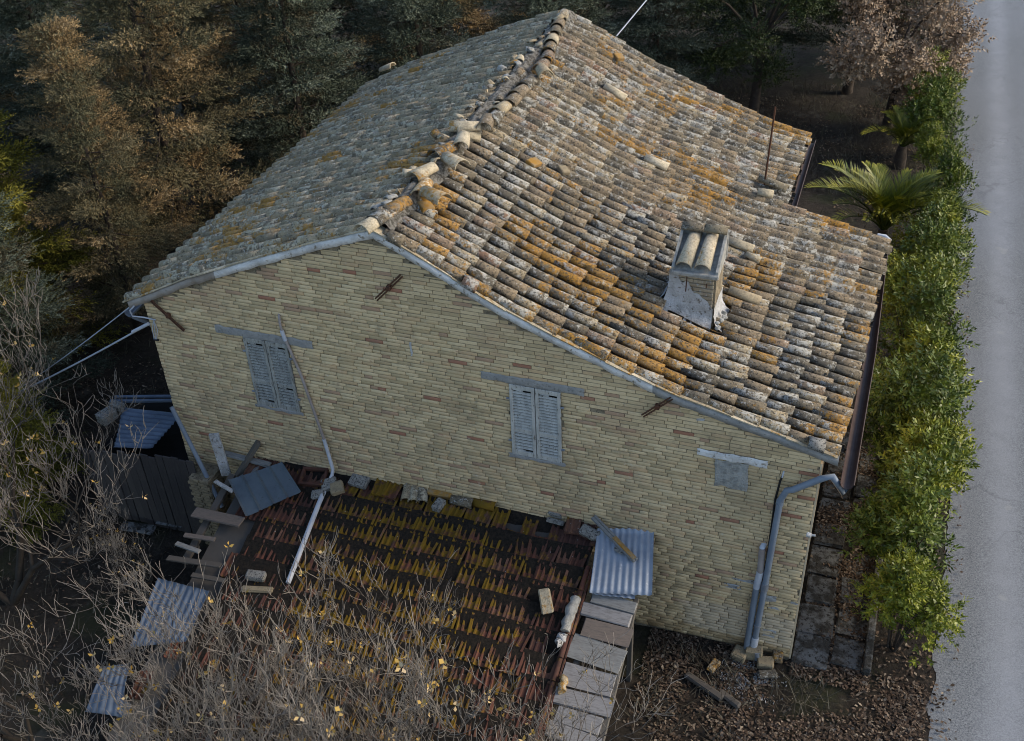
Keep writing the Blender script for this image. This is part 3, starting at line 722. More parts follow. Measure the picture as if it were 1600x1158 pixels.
# whitewashed skirt: ragged upper edge falling to the right, flared foot
q = MB(); V = []; n = 16; m_ = 8
for i in range(n + 1):
    t = i / n; x = cx0 - .04 + (cx1 - cx0 + .05) * t
    base = surf(x, cy0) + .06; top = base + .66 - .30 * t + .09 * mnoise.noise(Vector((x * 12, 1, 1)))
    for j in range(m_ + 1):
        s = j / m_; z = base + (top - base) * s; V.append((x - .0 - 7.55 - .15 * (1 - s) ** 3 * (1 - t), cy0 - .03 - .17 * (1 - s) ** 4 - .015 * mnoise.noise(Vector((x * 9, s * 7, 2))) - 1.96, z - 4.3 + .0))
q.add(V, [(i * (m_ + 1) + j, (i + 1) * (m_ + 1) + j, (i + 1) * (m_ + 1) + j + 1, i * (m_ + 1) + j + 1) for i in range(n) for j in range(m_)], 0, True)
V = []
for i in range(n + 1):
    t = i / n; y = cy0 - .03 + (cy1 - cy0 + .06) * t
    base = surf(cx0, y) + .08; top = base + .62 - .1 * t
    for j in range(m_ + 1):
        s = j / m_; V.append((cx0 - .03 - .30 * (1 - s) ** 3 - .015 * mnoise.noise(Vector((y * 9, s * 7, 5))) - 7.55, y - 1.96, base + (top - base) * s - 4.3))
q.add(V, [(i * (m_ + 1) + j, (i + 1) * (m_ + 1) + j, (i + 1) * (m_ + 1) + j + 1, i * (m_ + 1) + j + 1) for i in range(n) for j in range(m_)], 0, True)
V = []
for i in range(n + 1):
    t = i / n; y = cy0 - .03 + (cy1 - cy0 + .06) * t
    base = surf(cx1 + .05, y) + .06; top = base + .36 + .06 * mnoise.noise(Vector((y * 9, 3, 3)))
    for j in range(m_ + 1):
        s = j / m_; V.append((cx1 + .03 + .12 * (1 - s) ** 4 + .03 * mnoise.noise(Vector((y * 19, s * 9, 5))) * (1 - s) - 7.55, y - 1.96, base + (top - base) * s - 4.3))
q.add(V, [(i * (m_ + 1) + j, (i + 1) * (m_ + 1) + j, (i + 1) * (m_ + 1) + j + 1, i * (m_ + 1) + j + 1) for i in range(n) for j in range(m_)], 0, True)
q.build('whitewash', M['whitewash'], ch)
# open sloping hood: two cheeks, a sill and a back ridge with two curved tiles leaning between
q = MB()
yb = cy1 - .02 - 1.96; yf = cy0 - .04 - 1.96; zb = ZT + .34 - 4.3; zf = ZT - .01 - 4.3
for sx in (-.30, .28):
    th = .035
    q.add([(sx - th / 2, yf, zf - .03), (sx - th / 2, yb, zf - .03), (sx - th / 2, yb, zb + .01), (sx - th / 2, yf, zf + .08), (sx + th / 2, yf, zf - .03), (sx + th / 2, yb, zf - .03), (sx + th / 2, yb, zb + .01), (sx + th / 2, yf, zf + .08)], [(0, 1, 2, 3), (4, 7, 6, 5), (0, 3, 7, 4), (3, 2, 6, 7), (2, 1, 5, 6), (0, 4, 5, 1)])
q.box((0, yf - .005, zf + .005), (.62, .07, .06), bev=.012, jit=.004)
q.add([(-.29, yf, zf + .02), (.27, yf, zf + .02), (.27, yb, zb - .09), (-.29, yb, zb - .09)], [(0, 1, 2, 3)])
q.box((0, yb + .03, zf + .16), (.62, .04, .40), bev=.01)
q.build('hood', M['rough_plaster'], ch)
for sx, tw in ((-.12, -.07), (.10, -.03)):
    q = MB(); v, f = coppo(seg=8, L_=.60, r0=.085, r1=.108, th=.014, jit=.02); q.add(v, f, 0, True); o = q.build('hood_tile', M['tile_pale'], ch)
    d = Vector((0, yf - yb - .02, zf - zb + .12)); mm = (frame_of(d) @ Matrix.Rotation(tw, 3, 'Z')).to_4x4(); mm.translation = Vector((sx, yb + .01, zb - .06)); o.matrix_local = mm
for (x0_, ln, mt, rr) in ((-.31, .30, 'tile_r', .0), (-.03, .33, 'tile_l', .0)):
    q = MB(); v, f = coppo(seg=6, L_=ln, r0=.085, r1=.09, th=.016, jit=.03, flat=.8); q.add(v, f, 0, True); o = q.build('cap_tile', M[mt], ch)
    mm = frame_of((1, 0, .02)).to_4x4(); mm.translation = Vector((x0_, yb + .0, zb + .01)); o.matrix_local = mm
q = MB(); q.tube([(-.10, yf - .03, zf - .03), (-.105, yf - .035, zf - .25)], .008, 6); q.tube([(.16, yf - .02, zf - .1), (.16, yf - .02, zf - .16)], .008, 6); q.build('iron_hook', M['rust'], ch)
# rubble round its foot
for k in range(5):
    x = cx1 + .10 + random.uniform(-.03, .06); y = cy0 - .15 + k * .1
    q = MB(); q.box((x - 7.55, y - 1.96, surf(x, y) + .22 - 4.3), (random.uniform(.05, .10), random.uniform(.04, .08), .045), Matrix.Rotation(random.uniform(0, 3), 3, 'Z'), bev=.015, jit=.008); q.build('mortar_lump', M['rough_plaster'], ch)

# shutters ----------------------------------------------------------
def shutter(x0, wd, z0, z1, mat, holes):
    s = empty('shutter', (x0, -.012, z0)); s.parent = house
    h = z1 - z0; st = .045; q = MB()
    for xx in (st / 2, wd - st / 2): q.box((xx, 0, h / 2), (st, .035, h), bev=.004, jit=.001)
    for zz, hh in ((.04, .08), (h * .37, .06), (h - .035, .07)): q.box((wd / 2, .002, zz), (wd - 2 * st + .004, .03, hh), bev=.004, jit=.001)
    q.build('frame', mat, s)
    me = piece(('slat', mat.name), lambda: (lambda a: (a.box((0, 0, 0), (wd - 2 * st + .01, .036, .007), Matrix.Rotation(R(38), 3, 'X'), bev=.002), a.mesh('slat', mat))[1])(MB()))
    for (a, b) in ((.085, h * .37 - .035), (h * .37 + .035, h - .075)):
        n = int((b - a) / .047)
        for i in range(n + 1):
            z = a + (b - a) * i / n
            if any(abs(z / h - hz) < .013 for hz in holes): 
                # broken slat: only a stub hangs on
                o = link('slat', me, s, (wd / 2 - .05, .0, z)); o.scale = (.5, 1, 1); o.rotation_euler = (0, .15, 0); continue
            o = link('slat', me, s, (wd / 2, 0, z)); o.rotation_euler = (random.uniform(-.1, .1), random.uniform(-.01, .01), 0)
    for zz in (h * .2, h * .8):
        q = MB(); q.box((-.02 if x0 < 5.6 and abs(x0 % 1 - .55) < .1 or abs(x0 - 5.5) < .02 else wd + .02, -.01, zz), (.05, .02, .03), bev=.004); q.build('hinge', M['rust'] if False else M['zinc'], s)
    return s
a = shutter(1.555, .345, 2.85, 4.04, M['old_wood2'], (.93, .31, .08)); a['label'] = 'weathered grey louvred shutter left leaf'
shutter(1.91, .345, 2.85, 4.04, M['old_wood2'], (.93, .5, .33))
shutter(5.505, .345, 2.85, 4.04, M['old_wood'], (.93, .08))
shutter(5.86, .345, 2.85, 4.04, M['old_wood'], (.93,))
blob('sill_mortar', 1.5, 2.3, 2.79, 2.85, .02, M['cement'], house, rag=.03, n=20)
blob('sill_mortar', 5.45, 6.25, 2.79, 2.85, .02, M['cement'], house, rag=.03, n=20)

# tie anchors --------------------------------------------------------
for (a, b) in (((236, 470), (288, 517)), ((588, 468), (627, 431)), ((1004, 650), (1050, 622))):
    A_ = at(*a, 1, -.05); B_ = at(*b, 1, -.05); d = (B_ - A_).normalized(); n_ = Vector((0, 1, 0)).cross(d)
    s = empty('wall_anchor', (A_ + B_) / 2); s.parent = house
    h = (B_ - A_) / 2
    for k in (-1, 1):
        q = MB(); q.tube([-h + n_ * .017 * k, h + n_ * .017 * k], .011, 6); q.build('bar', M['rust'], s)
    q = MB(); q.box((0, .01, 0), (.06, .07, .07), bev=.01); q.build('wedge', M['rust'], s)
# gutters and pipes --------------------------------------------------
def gutter(x, z, y0, y1, parent, mat, r=.075, bow=.03):
    q = MB(); V = []; n = 16
    for i in range(n + 1):
        t = i / n; y = y0 + (y1 - y0) * t; dx = bow * math.sin(PI * t)
        for k in range(9):
            a = PI + PI * k / 8; V.append((x + dx + r * math.cos(a), y, z + r * math.sin(a)))
        for k in range(9):
            a = 2 * PI - PI * k / 8; V.append((x + dx + (r - .006) * math.cos(a), y, z + (r - .006) * math.sin(a)))
    q.add(V, [(i * 18 + k, i * 18 + (k + 1) % 18, (i + 1) * 18 + (k + 1) % 18, (i + 1) * 18 + k) for i in range(n) for k in range(18)], 0, False)
    q.tube([(x + r, y0, z + .005), (x + r + bow, (y0 + y1) / 2, z + .005), (x + r, y1, z + .005)], .009, 6)
    return q.build('gutter', mat, parent)
gutter(9.84, 3.56, -.2, L1 + .05, house, M['gutter'], .08)
gutter(XM + .32, 4.12, L1 + .15, L + .02, house, M['gutter'], .055, .0)
gutter(-.36, 4.08, .02, L, house, M['zinc'], .07)
dp = empty('downpipe', (0, 0, 0)); dp.parent = house
p0 = Vector((9.84, -.12, 3.45)); e1 = at(1292, 748, 1, -.13); e2 = at(1232, 766, 1, -.09); e3 = at(1219, 782, 1, -.08); e4 = at(1196, 911, 1, -.08); e5 = at(1177, 1013, 1, -.08)
q = MB(); q.tube([p0, p0 + Vector((-.02, 0, -.10)), e1 + Vector((.06, 0, .05)), e1 + Vector((-.06, 0, -.015)), e2 + Vector((.05, 0, .02)), e2 + Vector((-.02, 0, -.01)), e3, e3 + (e4 - e3) * .02], .043, 10); q.build('elbow', M['pipe'], dp)
q = MB(); q.tube([e3, e4, e5], .043, 10); 
for t in (.0, .03): q.tube([e3 + (e4 - e3) * t, e3 + (e4 - e3) * (t + .02)], .049, 10)
q.build('pipe', M['pipe'], dp)
q = MB(); q.tube([e4, e4 + (e5 - e4) * .10], .052, 10); f = e4 + (e5 - e4) * .62; q.tube([f, f + (e5 - e4) * .02], .052, 10); q.build('coupling', M['zinc'], dp)
q = MB(); f = e4 + (e5 - e4) * .82; q.tube([f, e5 + (e5 - e4) * .08], .052, 10); q.build('pipe_shoe', M['pipe_white'], dp)
vp = empty('waste_pipe', (0, 0, 0)); vp.parent = house
a = at(1191, 856, 1, -.06); b = at(1188, 893, 1, -.07); c = at(1182, 918, 1, -.07); d = at(1166, 1014, 1, -.09)
q = MB(); q.tube([a + Vector((.02, .08, .03)), a, a + (b - a) * .2], [.035, .038, .04], 10); q.build('white_bend', M['pipe_white'], vp)
q = MB(); q.tube([b, c], .048, 10); q.build('white_joint', M['pipe_white'], vp)
q = MB(); q.tube([a, b], .044, 10); q.build('pipe_top', M['pipe_pink'], vp)
q = MB(); q.tube([c, d], .044, 10); q.build('pipe', M['pipe'], vp)
q = MB(); q.tube([at(1223, 743, 1, -.02), at(1219, 752, 1, -.04), at(1211, 782, 1, -.04), at(1206, 820, 1, -.05), at(1199, 870, 1, -.05), at(1192, 905, 1, -.05)], .014, 6)
q.build('black_cable', M['black'], house)
q = MB(); q.tube([at(1225, 736, 1, -.01), at(1222, 746, 1, -.03)], .012, 6); q.build('cable_end', M['pipe_white'], house)
# diagonal conduit on the gable
cp = empty('conduit', (0, 0, 0)); cp.parent = house
A1 = [at(436, 490, 1, .01), at(436, 494, 1, -.04), at(438, 508, 1, -.04), at(442, 522, 1, -.04)]
q = MB(); q.tube(A1, .019, 8); q.tube([at(442, 522, 1, -.04), at(470, 585, 1, -.04), at(507, 688, 1, -.05)], .021, 8); q.build('upper_run', M['pipe_pink'], cp)
q = MB(); q.tube([at(440, 516, 1, -.04), at(446, 532, 1, -.04)], .028, 8); q.build('white_sleeve', M['pipe_white'], cp); q = MB(); q.tube([at(506, 686, 1, -.05), at(514, 712, 1, -.06), at(520, 733, 1, -.08), at(519, 742, 1, -.12), at(508, 765, 1, -.30)], .027, 8); q.build('white_run', M['pipe_white'], cp)
# back corner pipe (left eave hopper)
q = MB(); q.tube([(-.40, .10, 4.05), (-.38, .12, 3.95), (-.25, .25, 3.78), (-.12, .3, 3.6), (-.07, .3, 3.4), (-.07, .3, 0)], .035, 8); q.build('rear_downpipe', M['zinc'], house)
# far side rake board and upper pole
q = MB(); q.tube([(XM - .18, 5.75, surf(XM - .18, 5.7) + .15), (XM - .14, 5.8, surf(XM, 5.7) + 1.55)], .016, 6); q.build('antenna_pole', M['rust'])
tag(bpy.data.objects['antenna_pole'], 'thin rusty pole standing up from the roof where the two eaves meet', 'pole')
q = MB(); q.tube([(9.93, L1 + .02, 3.80), (9.84, L1 + .05, 3.86), (9.72, L1 + .06, 3.86)], .03, 8); q.build('eave_pipe', M['pipe_white'], house)
q = MB(); q.tube([(4.75, L + .1, 5.7), (5.1, L + 1.4, 6.1)], .012, 6); o = q.build('rear_pole', M['cable']); tag(o, 'thin white rod rising behind the rear ridge end', 'rod')

# cables from the left corner ----------------------------------------
def sagline(a, b, sag, n=12): return [a.lerp(b, i / n) - Vector((0, 0, sag * 4 * (i / n) * (1 - i / n))) for i in range(n + 1)]
a = at(232, 506, 1, -.03); b = at(-30, 640, 1, .3)
c_ = empty('power_cable', a, label='thick white cable running from the house corner down to the trees', cat='cable')
q = MB(); q.tube([p - a for p in sagline(a, b, .05)], .014, 6); q.build('line', M['cable'], c_)
q = MB(); q.tube([a - a, (b - a) * .08], .026, 8); q.build('sleeve', M['pipe_white'], c_)
a = at(205, 478, 1, .1); b = at(-20, 640, 1, 1.0); q = MB(); q.tube(sagline(a, b, .05), .009, 5); o = q.build('thin_cable', M['cable']); tag(o, 'thin upper cable running from the eave corner down to the trees', 'cable')
q = MB(); q.tube([at(243, 500, 1, -.03), at(225, 496, 1, -.06), at(207, 494, 1, -.08), at(203, 485, 1, -.1), at(210, 478, 1, -.06)], .012, 6)
for k in range(3): q.tube([at(240, 500, 1, -.03), at(238 + 4 * k, 515, 1, -.04), at(241 + 2 * k, 530, 1, -.04)], .006, 5)
o = q.build('cable_loop', M['cable']); tag(o, 'loop of grey wires hanging at the upper left house corner', 'cable')
q = MB(); q.box(at(244, 531, 1, -.03), (.09, .03, .03), bev=.006); o = q.build('junction_clip', M['black'], house)
# small white hydrant tap on the side wall
p = at(1264, 836, 0, W + .03); q = MB(); q.box(p, (.05, .05, .04), bev=.01); q.tube([p, p + Vector((.06, 0, .01))], .012, 6); q.build('wall_tap', M['whitewash'], house)
#@@PART2
# ------------------------------------------------------------------ lean-to with red tiles
SL = .29
def az(y, off=0.): return 1.75 + SL * y + off
def ann(px, py, off=0.):
    n = Vector((0, -SL, 1)); d = CAM_F * CAM_FOC + CAM_R * (px - 800) - CAM_U * (py - 579)
    return CAM_P + d * ((1.75 + off - CAM_P.dot(n)) / d.dot(n))
AX0, AX1 = 1.25, 6.70
lean = empty('lean_to', (4, -2, 0), label='low brick lean-to with mossy red interlocking tile roof against the gable', cat='outbuilding')
def rel(o, parent): o.location = Vector(o.location) - parent.location; return o
q = MB(); q.box((4.3 - 4, -2.1 + 2, .25), (4.3, 3.9, .48)); q.build('wall', M['plank_dark'], lean)
q = MB(); q.box((3.95 - 4, -.2 + 2, .8), (5.1, .3, 1.5)); q.build('rear_wall', M['plank_dark'], lean)
aroof = MB()
aroof.add([(AX0 - 4, 2 - .0, az(0) - .06), (AX1 - 4, 2, az(0) - .06), (AX1 - 4, 2 - 4.3, az(-4.3) - .06), (AX0 - 4, 2 - 4.3, az(-4.3) - .06), (AX0 - 4, 2 - .0, az(0) - .10), (AX1 - 4, 2, az(0) - .10), (AX1 - 4, 2 - 4.3, az(-4.3) - .10), (AX0 - 4, 2 - 4.3, az(-4.3) - .10)], [(0, 1, 2, 3), (7, 6, 5, 4), (0, 4, 5, 1), (1, 5, 6, 2), (2, 6, 7, 3), (3, 7, 4, 0)])
aroof = aroof.build('roof', M['beam'], lean)
def marseille(jit=0.):
    P = [(0, .030), (.018, .036), (.034, .010), (.068, .006), (.082, .026), (.100, .026), (.114, .006), (.160, .006), (.176, .034), (.210, .030)]
    P = [(u, h + random.uniform(-jit, jit)) for u, h in P]
    V = []; n = len(P)
    for (y, dz) in ((0.05, -.012), (-.345, .012)):
        for u, h in P: V.append((u - .105, y + random.uniform(-jit, jit), h + dz))
    for u, h in P: V.append((u - .105, -.345, -.012))
    F = [(i, i + n, i + n + 1, i + 1) for i in range(n - 1)] + [(n + i, 2 * n + i, 2 * n + i + 1, n + i + 1) for i in range(n - 1)]
    return V, F
mv = []
for k in range(4):
    v, f = marseille(.003); q = MB(); q.add(v, f, 0, False); mv.append(q.mesh('tile', M['annex_tile']))
rowy = []; y = -.02; k = 0
while y > -4.25: rowy.append(y); y -= .312
recs = []
for j, y in enumerate(rowy):
    n = 26
    for i in range(n):
        x = AX0 + .105 + (AX1 - AX0 - .0) * i / n
        if x < 1.9 + .25 * mnoise.noise(Vector((j * .7, 2, 2))) and j > 1 and random.random() < .75: continue     # collapsed edge
        if random.random() < .02: continue
        recs.append((x, y))
recs.sort(key=lambda q: (Vector((q[0], q[1], az(q[1]))) - CAM_P).length + (0 if q[1] > -3 else 5))
V = []; F = []; A = []
for i, (x, y) in enumerate(recs):
    mm = (Matrix.Rotation(math.atan(SL) , 4, 'X') @ Matrix.Rotation(random.gauss(0, .02) + random.choice([0] * 14 + [.12, -.1]), 4, 'Z'))
    loc = Vector((x + random.gauss(0, .006) - 4, y + 2 + random.gauss(0, .012) + .05 * mnoise.noise(Vector((x * .7, y, 2))), az(y, random.uniform(-.008, .012)) - .01 + .03 * mnoise.noise(Vector((x * .9, y * .9, 5)))))
    if i < 300:
        o = link('tile', mv[i % 4], aroof); m2 = mm.copy(); m2.translation = loc; o.matrix_local = m2
    else:
        v, f = marseille(.003); o_ = len(V); V += [tuple(mm @ Vector(p) + loc) for p in v]; F += [tuple(a + o_ for a in g) for g in f]; A += [random.random()] * len(f)
if V: tag(link('tiles', npmesh('tiles', V, F, M['annex_tile'], A), aroof), kind='stuff')
# mould and debris that fills the upper part of each row
V = []; F = []
for j, y in enumerate(rowy):
    nx = 230; ny_ = 7; o_ = len(V); 
    for i in range(nx + 1):
        x = AX0 + .55 + (AX1 - AX0 - .56) * i / nx
        full = .84 + .80 * mnoise.noise(Vector((x * .8, j * .9, 3))) + .34 * mnoise.noise(Vector((x * 4, j * 3, 7)))
        full *= 1 - .35 * max(0, (x - 5.9) / .8)
        if j == 0: full *= .45
        full += 1.6 * min(1, max(0, (3.3 + .8 * mnoise.noise(Vector((j * .6, 4, 4))) - x) / .5)) * min(1, max(0, (-1.0 - y) / .6))
        full += .9 * min(1, max(0, (-2.4 - y) / 1.2))
        for k in range(ny_ + 1):
            t = k / ny_; yy = y + .02 - .345 * t
            h = .050 - .045 * t / max(full, .08) + .010 * mnoise.noise(Vector((x * 14, yy * 14, 1))) + .006 * mnoise.noise(Vector((x * 40, yy * 40, 1)))
            V.append((x - 4, yy + 2 + .05 * mnoise.noise(Vector((x * .7, y, 2))), az(yy) + h - .012 + .03 * mnoise.noise(Vector((x * .9, y * .9, 5)))))
    F += [(o_ + i * (ny_ + 1) + k, o_ + i * (ny_ + 1) + k + 1, o_ + (i + 1) * (ny_ + 1) + k + 1, o_ + (i + 1) * (ny_ + 1) + k) for i in range(nx) for k in range(ny_)]
tag(link('leaf_mould', npmesh('leaf_mould', V, F, M['debris'], smooth=True), lean), kind='stuff')
# verge: angled tiles down the right hand edge
for j, y in enumerate(rowy[2:], 2):
    q = MB(); q.tube([(AX1 + .04 - 4, y + 2 + .04, az(y) + .045 ), (AX1 + .04 - 4, y + 2 - .33, az(y - .33) + .06)], .038, 8); q.box((AX1 + .10 - 4, y + 2 - .15, az(y - .15) + .01), (.025, .36, .10), Matrix.Rotation(math.atan(SL), 3, 'X'), bev=.004)
    q.build('verge_tile', M['annex_tile'], lean)

def block(name, px, py, dim, yaw, mat, label, cat, off=.06, tilt=True, on='ann', bev=.02, jit=.008, pitch=0., roll=0.):
    p = ann(px, py, off) if on == 'ann' else at(px, py, 2, on)
    q = MB(); q.box((0, 0, 0), dim, bev=bev, jit=jit); o = q.build(name, M[mat])
    mm = ((Matrix.Rotation(math.atan(SL), 4, 'X') if on == 'ann' else Matrix.Identity(4)) @ Matrix.Rotation(yaw, 4, 'Z') @ Matrix.Rotation(pitch, 4, 'Y') @ Matrix.Rotation(roll, 4, 'X')); mm.translation = p; o.matrix_world = mm
    return tag(o, label, cat)
def halftile(px, py, Ls, yaw, mat, label, off=.06, r=.09, cat='roof tile', flip=False):
    p = ann(px, py, off); q = MB(); v, f = coppo(seg=7, L_=Ls, r0=r * .85, r1=r, th=.015, jit=.03); q.add([(a - Ls / 2, b, c) for a, b, c in v], f, random.random(), True)
    o = q.build('spare_tile', M[mat]); mm = Matrix.Rotation(math.atan(SL), 4, 'X') @ Matrix.Rotation(yaw, 4, 'Z'); mm.translation = p - Vector((0, 0, .03)); o.matrix_world = mm
    return tag(o, label, cat)
def redtile(px, py, yaw, label, off=.07, mat='annex_tile', sc=1.):
    p = ann(px, py, off); q = MB(); v, f = marseille(.004); q.add(v, f, random.random()); q.add([(a, b, c - .014) for a, b, c in v[:20]], [g[::-1] for g in f[:9]]); o = q.build('spare_tile', M[mat]); mm = Matrix.Rotation(math.atan(SL), 4, 'X') @ Matrix.Rotation(yaw, 4, 'Z') @ Matrix.Translation((0, .15, 0)) @ Matrix.Scale(sc, 4); mm.translation = p + (mm.to_3x3() @ Vector((0, .15, 0))); o.matrix_world = mm
    return tag(o, label, 'roof tile')
# orange hollow tile by the seam sheet
p = ann(490, 745, .08); q = MB()
for (a, b, c, d) in ((0, .13, .40, .04), (0, -.13, .40, .04), (-.18, 0, .04, .22), (.18, 0, .04, .22)): q.box((a, b, .0), (c, d, .06), bev=.004)
o = q.build('hollow_tile', M['annex_tile']); mm = Matrix.Rotation(math.atan(SL), 4, 'X') @ Matrix.Rotation(.15, 4, 'Z'); mm.translation = p; o.matrix_world = mm; tag(o, 'bright red hollow tile lying beside the ribbed metal sheet', 'hollow tile')
block('stone_block', 514, 757, (.22, .20, .10), .5, 'stone', 'grey stone block just left of the white pipe bend', 'stone block')
block('stone_block', 527, 763, (.20, .20, .11), .6, 'stone_warm', 'buff stone block just right of the white pipe bend', 'stone block')
block('stone_block', 497, 772, (.20, .16, .06), .4, 'stone', 'flat grey slab fragment below the hollow red tile', 'stone block')
block('stone_block', 561, 752, (.30, .20, .09), -.1, 'stone', 'mottled black and white stone at the top of the lean-to left part', 'stone block')
redtile(597, 757, .05, 'red ribbed tile set loose at the wall left of the speckled half tiles')
redtile(617, 762, -.05, 'dark red ribbed tile touching the speckled half tiles', .06)
halftile(637, 767, .30, -1.35, 'tile_l', 'speckled half tile, first of three side by side at the wall')
halftile(648, 769, .30, -1.35, 'tile_l', 'speckled half tile, middle of three side by side at the wall')
halftile(660, 771, .28, -1.30, 'tile_l', 'speckled half tile, last of three, nearest the mossy block')
block('mossy_block', 688, 770, (.38, .13, .10), .0, 'moss_block', 'long mossy orange block lying against the gable', 'block')
block('stone_block', 686, 789, (.14, .20, .10), -.25, 'stone', 'upright grey stone lying on the tiles below the mossy block', 'stone block')
halftile(722, 782, .34, .0, 'tile_r', 'mossy curved tile lying sideways at the wall right of the grey stone', .07, .085)
halftile(757, 786, .34, .0, 'annex_tile', 'dark red curved tile lying sideways at the wall', .07, .085)
block('stone_block', 870, 799, (.20, .17, .10), -.1, 'stone', 'black spotted stone with a white edge above the plank ends', 'stone block', .10)
block('stone_block', 868, 815, (.26, .08, .04), -.05, 'stone', 'thin dark slab under the black spotted stone', 'stone block', .06)
redtile(897, 815, .1, 'clean red tile raised beside the black spotted stone', .10)
redtile(920, 822, -.3, 'dark red tile beneath the mossy plank', .06)
block('stone_block', 921, 833, (.28, .15, .11), -.28, 'stone', 'black and white speckled stone beside the pale corrugated sheet', 'stone block', .12)
block('brick_fragment', 928, 850, (.09, .08, .06), .2, 'annex_tile', 'small red brick fragment below the speckled stone', 'brick fragment', .08)
block('loose_brick', 853, 940, (.36, .17, .055), -1.12, 'tile_pale', 'clean pinkish brick lying slanted on the red tiles', 'brick', .12)
p1 = ann(900, 935, .10); p2 = ann(882, 985, .10)
def lump(name, a, b, r, mat, label, cat):
    q = MB(); a = Vector(a); b = Vector(b); n = 9; pts = [a.lerp(b, i / n) + Vector((random.uniform(-.012, .012), random.uniform(-.01, .01), random.uniform(-.01, .01))) for i in range(n + 1)]
    q.tube(pts, [r * (.86 + .22 * mnoise.noise(Vector((i * .8, a.x * 5, 1)))) for i in range(n + 1)], 9); return tag(q.build(name, M[mat]), label, cat)
lump('mortar_lump', p1, p2, .085, 'rough_plaster', 'long white rounded chunk of ridge tile near the red verge', 'mortar chunk')
lump('mortar_lump', ann(880, 990, .09), ann(872, 1008, .09), .07, 'whitewash', 'short white chunk below the long rounded one', 'mortar chunk')
lump('mortar_lump', ann(882, 1057, .09), ann(877, 1082, .09), .06, 'tile_pale', 'cream chunk of tile on the verge low down beside the boards', 'tile chunk')
block('stone_block', 400, 900, (.28, .14, .10), .1, 'stone', 'upper of two grey stones on the collapsed left part of the lean-to', 'stone block', .10)
block('stone_block', 402, 921, (.46, .10, .06), .2, 'stone_warm', 'long buff slab below the two stones on the collapsed part', 'stone block', .06)
# drain pipe lying on the tiles
q = MB(); a = at(508, 765, 1, -.30); q.tube([a + Vector((0, .02, .02)), ann(497, 790, .09), ann(450, 911, .08)], .036, 10)
o = q.build('lower_run', M['pipe_white'], cp)

# corrugated and ribbed sheets ---------------------------------------
def sheet4(name, c, mat, ncorr, amp, label, cat, along=1, ribs=False, warp=.015, parent=None):
    """c: four world corners (tl, tr, br, bl); corrugations run along tl->bl (along=1) or tl->tr (0)"""
    tl, tr, br, bl = [Vector(x) for x in c]; nrm = (tr - tl).cross(bl - tl).normalized(); nrm = nrm if nrm.z > 0 else -nrm
    nu = ncorr * 6 if along else 10; nv = 10 if along else ncorr * 6; V = []
    if ribs: nu = ncorr * 8
    for j in range(nv + 1):
        for i in range(nu + 1):
            u, v = i / nu, j / nv; a = tl.lerp(tr, u); b = bl.lerp(br, u); p = a.lerp(b, v); t = u if along else v
            if ribs: h = amp if (i % 8) == 0 else 0
            else: h = amp * math.cos(2 * PI * ncorr * t)
            p = p + nrm * (h + warp * mnoise.noise(p * 2.5)) + (bl - tl).normalized() * .008 * mnoise.noise(Vector((u * 17, 1, 1)))
            V.append(p)
    n1 = len(V); V2 = V + [p - nrm * .006 for p in V]
    Fs = [(j * (nu + 1) + i, j * (nu + 1) + i + 1, (j + 1) * (nu + 1) + i + 1, (j + 1) * (nu + 1) + i) for j in range(nv) for i in range(nu)]
    F2 = Fs + [tuple(k + n1 for k in f[::-1]) for f in Fs]
    rim = [(i, i + 1) for i in range(nu)] + [(nv * (nu + 1) + i, nv * (nu + 1) + i + 1) for i in range(nu)] + [(j * (nu + 1), (j + 1) * (nu + 1)) for j in range(nv)] + [(j * (nu + 1) + nu, (j + 1) * (nu + 1) + nu) for j in range(nv)]
    F2 += [(a, b, b + n1, a + n1) for a, b in rim]
    base = (tl + br) / 2; me = npmesh(name, [tuple(p - base) for p in V2], F2, mat, smooth=True)
    if ribs: me.polygons.foreach_set('use_smooth', np.zeros(len(F2), bool))
    o = link(name, me, parent, base); return tag(o, label, cat)
sheet4('corrugated_sheet', [ann(934, 826, .16), ann(1022, 825, .16), ann(1019, 930, .14), ann(921, 927, .14)], M['corr_pale'], 9, .011, 'pale grey corrugated sheet lying over the top of the boards beside the gable', 'corrugated sheet', warp=.02)
sheet4('corrugated_sheet', [ann(925, 905, .10), ann(993, 912, .10), ann(992, 936, .09), ann(928, 929, .09)], M['corr_pale'], 6, .009, 'lower pale sheet whose edge shows under the big grey one', 'corrugated sheet')
sheet4('corrugated_sheet', [ann(247, 903, .20), ann(328, 924, .18), ann(291, 1003, .16), ann(203, 1012, .14)], M['corr_blue'], 8, .012, 'blue grey corrugated sheet half hidden by twigs left of the lean-to', 'corrugated sheet', warp=.03)
sheet4('corrugated_sheet', [ann(163, 1042, .15), ann(202, 1036, .15), ann(190, 1120, .1), ann(133, 1112, .1)], M['corr_blue'], 5, .010, 'torn blue grey sheet lowest in the thicket at the bottom', 'corrugated sheet', warp=.05)
sheet4('corrugated_sheet', [ann(190, 1092, .12), ann(205, 1100, .12), ann(200, 1120, .1), ann(185, 1114, .1)], M['corr_blue'], 2, .010, 'small scrap of blue sheet beside the torn one', 'corrugated sheet')
sheet4('ribbed_sheet', [ann(357, 750, .14), ann(441, 722, .20), ann(471, 769, .16), ann(384, 807, .14)], M['seam'], 4, .022, 'dark blue grey ribbed metal sheet lying askew at the top left of the lean-to', 'metal sheet', ribs=True)
